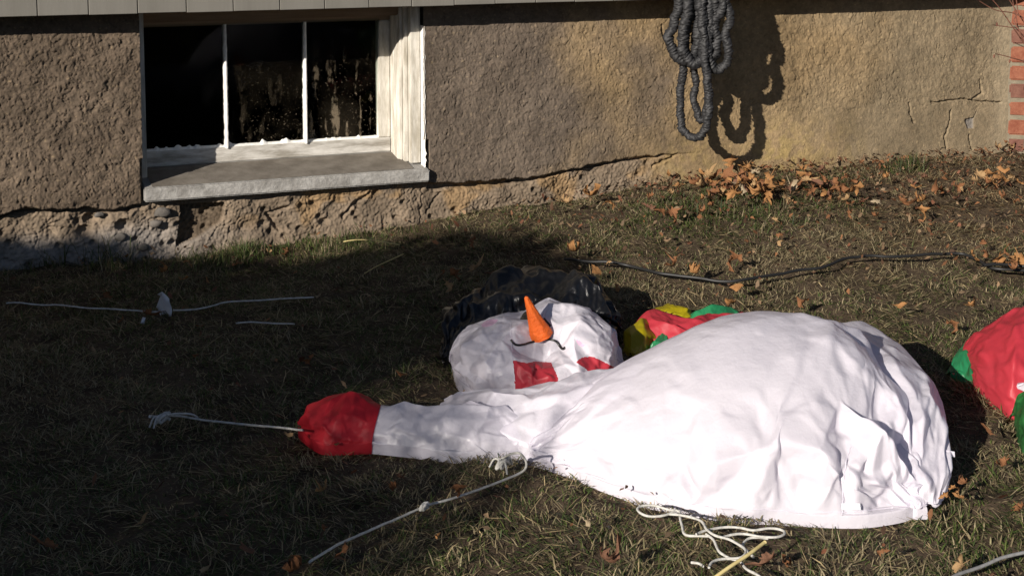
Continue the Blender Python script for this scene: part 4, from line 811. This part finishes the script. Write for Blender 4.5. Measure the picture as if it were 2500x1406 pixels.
# =================================================================== GRASS
def blades(n, x0, x1, y0, y1, lmin, lmax, wmin, wmax, lean, colf, dens=None):
    x = RNG.uniform(x0, x1, n); y = RNG.uniform(y0, y1, n); y = np.minimum(y, -.022)
    if dens is not None: k = RNG.random(n) < dens(x, y); x = x[k]; y = y[k]
    k = ~footprint(x, y); x = x[k]; y = y[k]; n = len(x); z = ground_z(x, y)+.012*fbm(x*2.2, y*2.2, 4)+.006*noise(x*14, y*14, 2)-.013
    cl = noise(x*9, y*9, 50); L = RNG.uniform(lmin, lmax, n)*np.clip(1+.8*cl+.35*noise(x*3, y*3, 54), .35, 2); a = RNG.random(n)*6.283*.75+3*noise(x*4, y*4, 51); wd = RNG.uniform(wmin, wmax, n)
    le = np.clip(RNG.normal(lean, .28, n), .05, 1.5); d = np.stack([np.cos(a), np.sin(a)], 1); pz = np.stack([-np.sin(a), np.cos(a)], 1)
    droop = RNG.uniform(.1, .8, n); V = np.zeros((n, 5, 3))
    for s, (t, ww) in enumerate(((0, 1.0), (.55, .85), (1.0, 0))):
        hz = np.sin(le+0*droop)*L*t*(1+.15*t)*1.0; up = np.cos(le)*L*t*(1-droop*.55*t*t)
        c = np.stack([x+d[:, 0]*hz, y+d[:, 1]*hz, z+up], 1); off = np.stack([pz[:, 0], pz[:, 1], RNG.normal(0, .35, n)], 1)*(wd*ww*.5)[:, None]
        if s < 2: V[:, s*2] = c-off; V[:, s*2+1] = c+off
        else: V[:, 4] = c
    V[..., 1] = np.minimum(V[..., 1], -.008)
    C = colf(x, y, n); return V, C
def grass_obj(name, parts, label):
    V = np.concatenate([p[0] for p in parts]); C = np.concatenate([p[1] for p in parts]); n = len(V); I = np.arange(n)[:, None]*5
    F = np.concatenate([I+np.array([[0, 1, 3]]), I+np.array([[0, 3, 2]]), I+np.array([[2, 3, 4]])]); me = mesh_np(name, V.reshape(-1, 3), F, False); set_col(me, np.repeat(C, 5, 0))
    return tag(link(name, me, M['grass']), label, 'grass', kind='stuff')
green_p = np.array([(.045, .072, .018), (.06, .09, .022), (.035, .055, .016), (.09, .115, .03)]); dry_p = np.array([(.22, .18, .105), (.17, .14, .078), (.28, .235, .145), (.13, .105, .06), (.175, .16, .085)])
def greenness(x, y):
    px, py = px_of(np.stack([x, y, ground_z(x, y)], -1)); g = .30+.35*fbm(x*1.6, y*1.6, 3, 60)
    g = g+.35*np.exp(-((px-1720)/230)**2-((py-520)/55)**2)+.45*np.exp(-((px-1250)/280)**2-((py-1330)/110)**2)+.22*np.exp(-((px-650)/330)**2-((py-645)/45)**2)+.35*np.exp(-((px-1300)/250)**2-((py-620)/70)**2)
    g = g-.45*np.exp(-((px-2350)/220)**2-((py-480)/110)**2)-.3*np.exp(-((px-1900)/300)**2-((py-620)/50)**2)+.12*sstep(1200, 700, px)*sstep(640, 760, py)
    return np.clip(g, .04, .95)
def gcol(x, y, n):
    g = RNG.random(n) < greenness(x, y); c = np.where(g[:, None], green_p[RNG.integers(0, 4, n)], dry_p[RNG.integers(0, 5, n)]); return c*RNG.uniform(.7, 1.3, (n, 1))
def gcol_straw(x, y, n): return np.array([(.30, .235, .13)])*RNG.uniform(.6, 1.4, (n, 1))
def bare(x, y):
    px, py = px_of(np.stack([x, y, ground_z(x, y)], -1)); b = .8*np.exp(-((px-2380)/260)**2-((py-480)/120)**2)+.9*(y > -.09)*(x > 2.5)+.35*sstep(.2, .6, fbm(x*4, y*4, 4, 70))+.2*sstep(.1, .4, noise(x*16, y*16, 71)); return np.clip(1-b, .12, 1)
parts = [blades(340000, .05, 4.4, -2.9, 0, .011, .029, .0011, .0024, 1.08, gcol, bare), blades(40000, -1.2, .05, -3.6, 0, .02, .04, .002, .004, 1.0, gcol), blades(36000, .0, 5.2, -3.6, -2.2, .018, .038, .0014, .003, 1.0, gcol),
         blades(26000, 2.5, 4.6, -1.0, 0, .010, .035, .0012, .0026, 1.46, lambda x, y, n: dry_p[RNG.integers(0, 5, n)]*np.array([1.0, .82, .75])*RNG.uniform(.4, 1.1, (n, 1))),
         blades(30000, .05, 4.4, -2.7, 0, .02, .055, .0012, .0022, 1.42, gcol_straw), blades(24000, 4.4, 6.0, -2.9, 0, .02, .045, .002, .004, 1.0, gcol)]
def tuft(px, py, n, r, l0, l1):
    c = gnd(px, py); return blades(n, c[0]-r, c[0]+r, c[1]-r*.7, c[1]+r*.7, l0, l1, .0015, .003, .5, lambda x, y, n: np.where(RNG.random((n, 1)) < .65, green_p[RNG.integers(0, 4, n)], dry_p[RNG.integers(0, 5, n)]*.7)*RNG.uniform(.6, 1.1, (n, 1)))
for a in ((2210, 412, 260, .07, .03, .075), (560, 628, 320, .10, .03, .08), (640, 610, 260, .08, .03, .08), (270, 640, 120, .08, .04, .11), (110, 650, 90, .06, .04, .11), (1760, 500, 300, .18, .02, .055), (1900, 520, 220, .18, .02, .05), (1640, 500, 200, .14, .02, .055), (800, 600, 300, .14, .03, .06), (380, 650, 160, .12, .03, .07), (1000, 570, 240, .14, .02, .05)): parts.append(tuft(*a))
grass_obj('grass', parts, 'short matted brown and green autumn lawn grass')

# =================================================================== SHRUB added out of view at left, outline shaped to shade the lawn
def toward_sun(p, t): return p-np.array(SDIR)*t/math.cos(SUN_EL)
shade_edge = [(-120, 615), (150, 632), (300, 612), (440, 645), (600, 655), (760, 640), (900, 600), (1050, 575), (1200, 575), (1330, 592), (1400, 735, .085), (1392, 800, .065), (1300, 985, .12), (1240, 1090, .03), (1130, 1170), (1000, 1280), (960, 1420)]
shrub = tag(empty('added_shade_shrub', (-1.9, -2.6, 0)), 'unseen evergreen shrub added left of the window lawn to shade the grass', 'shrub')
hdir = np.array([math.sin(SUN_AZ), math.cos(SUN_AZ)]); adir = np.array([math.cos(SUN_AZ), -math.sin(SUN_AZ)]); V0 = -3.8
eg = np.array([gnd(*p) for p in shade_edge]); ec = eg[:, :2]@adir; ev = eg[:, :2]@hdir+(eg[:, 2]-.02)/math.tan(SUN_EL); order = np.argsort(ec); ec = ec[order]; ev = ev[order]
ztop_c = np.r_[ec[0]-1.6, ec[0]-.4, ec, ec[-1]+.12, ec[-1]+.25]; zt = math.tan(SUN_EL)*(ev-V0); ztop_z = np.r_[zt[0]*.8, zt[0], zt, zt[-1]*.75, .1]
cs = np.linspace(ztop_c[0], ztop_c[-1], 120); zs = np.interp(cs, ztop_c, ztop_z)
# crown core: a closed lumpy hedge-like mass
ths = np.linspace(0, math.pi, 22); V = np.zeros((120, 22, 3))
for i in range(120):
    top = max((zs[i]-.07)*float(np.interp(cs[i], [1.52, 1.66], [1, .35])), .05); thick = .34*min(1, top/.8)
    for j, th in enumerate(ths):
        e = .03*float(noise(np.array(cs[i]*6), np.array(th*2.0), 80)); p = cs[i]*adir+(V0-math.cos(th)*thick)*hdir; V[i, j] = (p[0], p[1], top*(math.sin(th)**.55)*(1+e*.5))
crown = link('crown', mesh_np('crown', V.reshape(-1, 3), grid_faces(120, 22)), M['leafbush'], shrub)
k = 20000; ci = RNG.uniform(ztop_c[0], 1.64, k); zi = np.interp(ci, ztop_c, ztop_z); f = RNG.random(k)**.5; tt = RNG.uniform(0, math.pi, k)
zz = zi*np.sin(tt)**.55*(.92+.10*f)+RNG.normal(0, .02, k); vv = V0-np.cos(tt)*.40*np.minimum(1, zi/.8); base = np.stack([ci*adir[0]+vv*hdir[0], ci*adir[1]+vv*hdir[1], np.maximum(zz, .02)], 1)
D1 = RNG.normal(0, 1, (k, 3)); D1 /= np.linalg.norm(D1, axis=1)[:, None]; D2 = np.cross(D1, RNG.normal(0, 1, (k, 3))); D2 /= np.linalg.norm(D2, axis=1)[:, None]; s = RNG.uniform(.018, .04, k)[:, None]
V = np.stack([base-D1*s, base+D2*s*.4, base+D1*s, base-D2*s*.4], 1).reshape(-1, 3); F = np.arange(k*4).reshape(-1, 4)
link('foliage', mesh_np('foliage', V, F, False), M['leafbush'], shrub)['kind'] = 'stuff'
# its loose outer end: fine sprays that let some sun through
k = 70000; ci = RNG.uniform(1.56, ztop_c[-1], k); zi = np.interp(ci, ztop_c, ztop_z); zz = zi*RNG.uniform(.25, 1.0, k)+RNG.normal(0, .015, k); lowk = np.arange(k) > 45000; ci = np.where(lowk, RNG.uniform(1.56, 2.04, k), ci); zz = np.where(lowk, RNG.uniform(.75, 1.19, k), zz); vv = V0+RNG.uniform(-.3, .3, k)
base = np.stack([ci*adir[0]+vv*hdir[0], ci*adir[1]+vv*hdir[1], np.maximum(zz, .02)], 1); s = RNG.uniform(.007, .0115, k)[:, None]
D1 = RNG.normal(0, 1, (k, 3)); D1 /= np.linalg.norm(D1, axis=1)[:, None]; D2 = np.cross(D1, RNG.normal(0, 1, (k, 3))); D2 /= np.linalg.norm(D2, axis=1)[:, None]
link('spray', mesh_np('spray', np.stack([base-D1*s, base+D2*s*.4, base+D1*s, base-D2*s*.4], 1).reshape(-1, 3), np.arange(k*4).reshape(-1, 4), False), M['leafbush'], shrub)['kind'] = 'stuff'
for c in (-.6, .3, 1.0, 1.6):
    p = c*adir+V0*hdir; tube('stem', np.array([(p[0], p[1], -.05), (p[0]+.03, p[1], .3), (p[0], p[1]+.03, .7)]), [.03, .024, .015], M['twig'], shrub, 8)
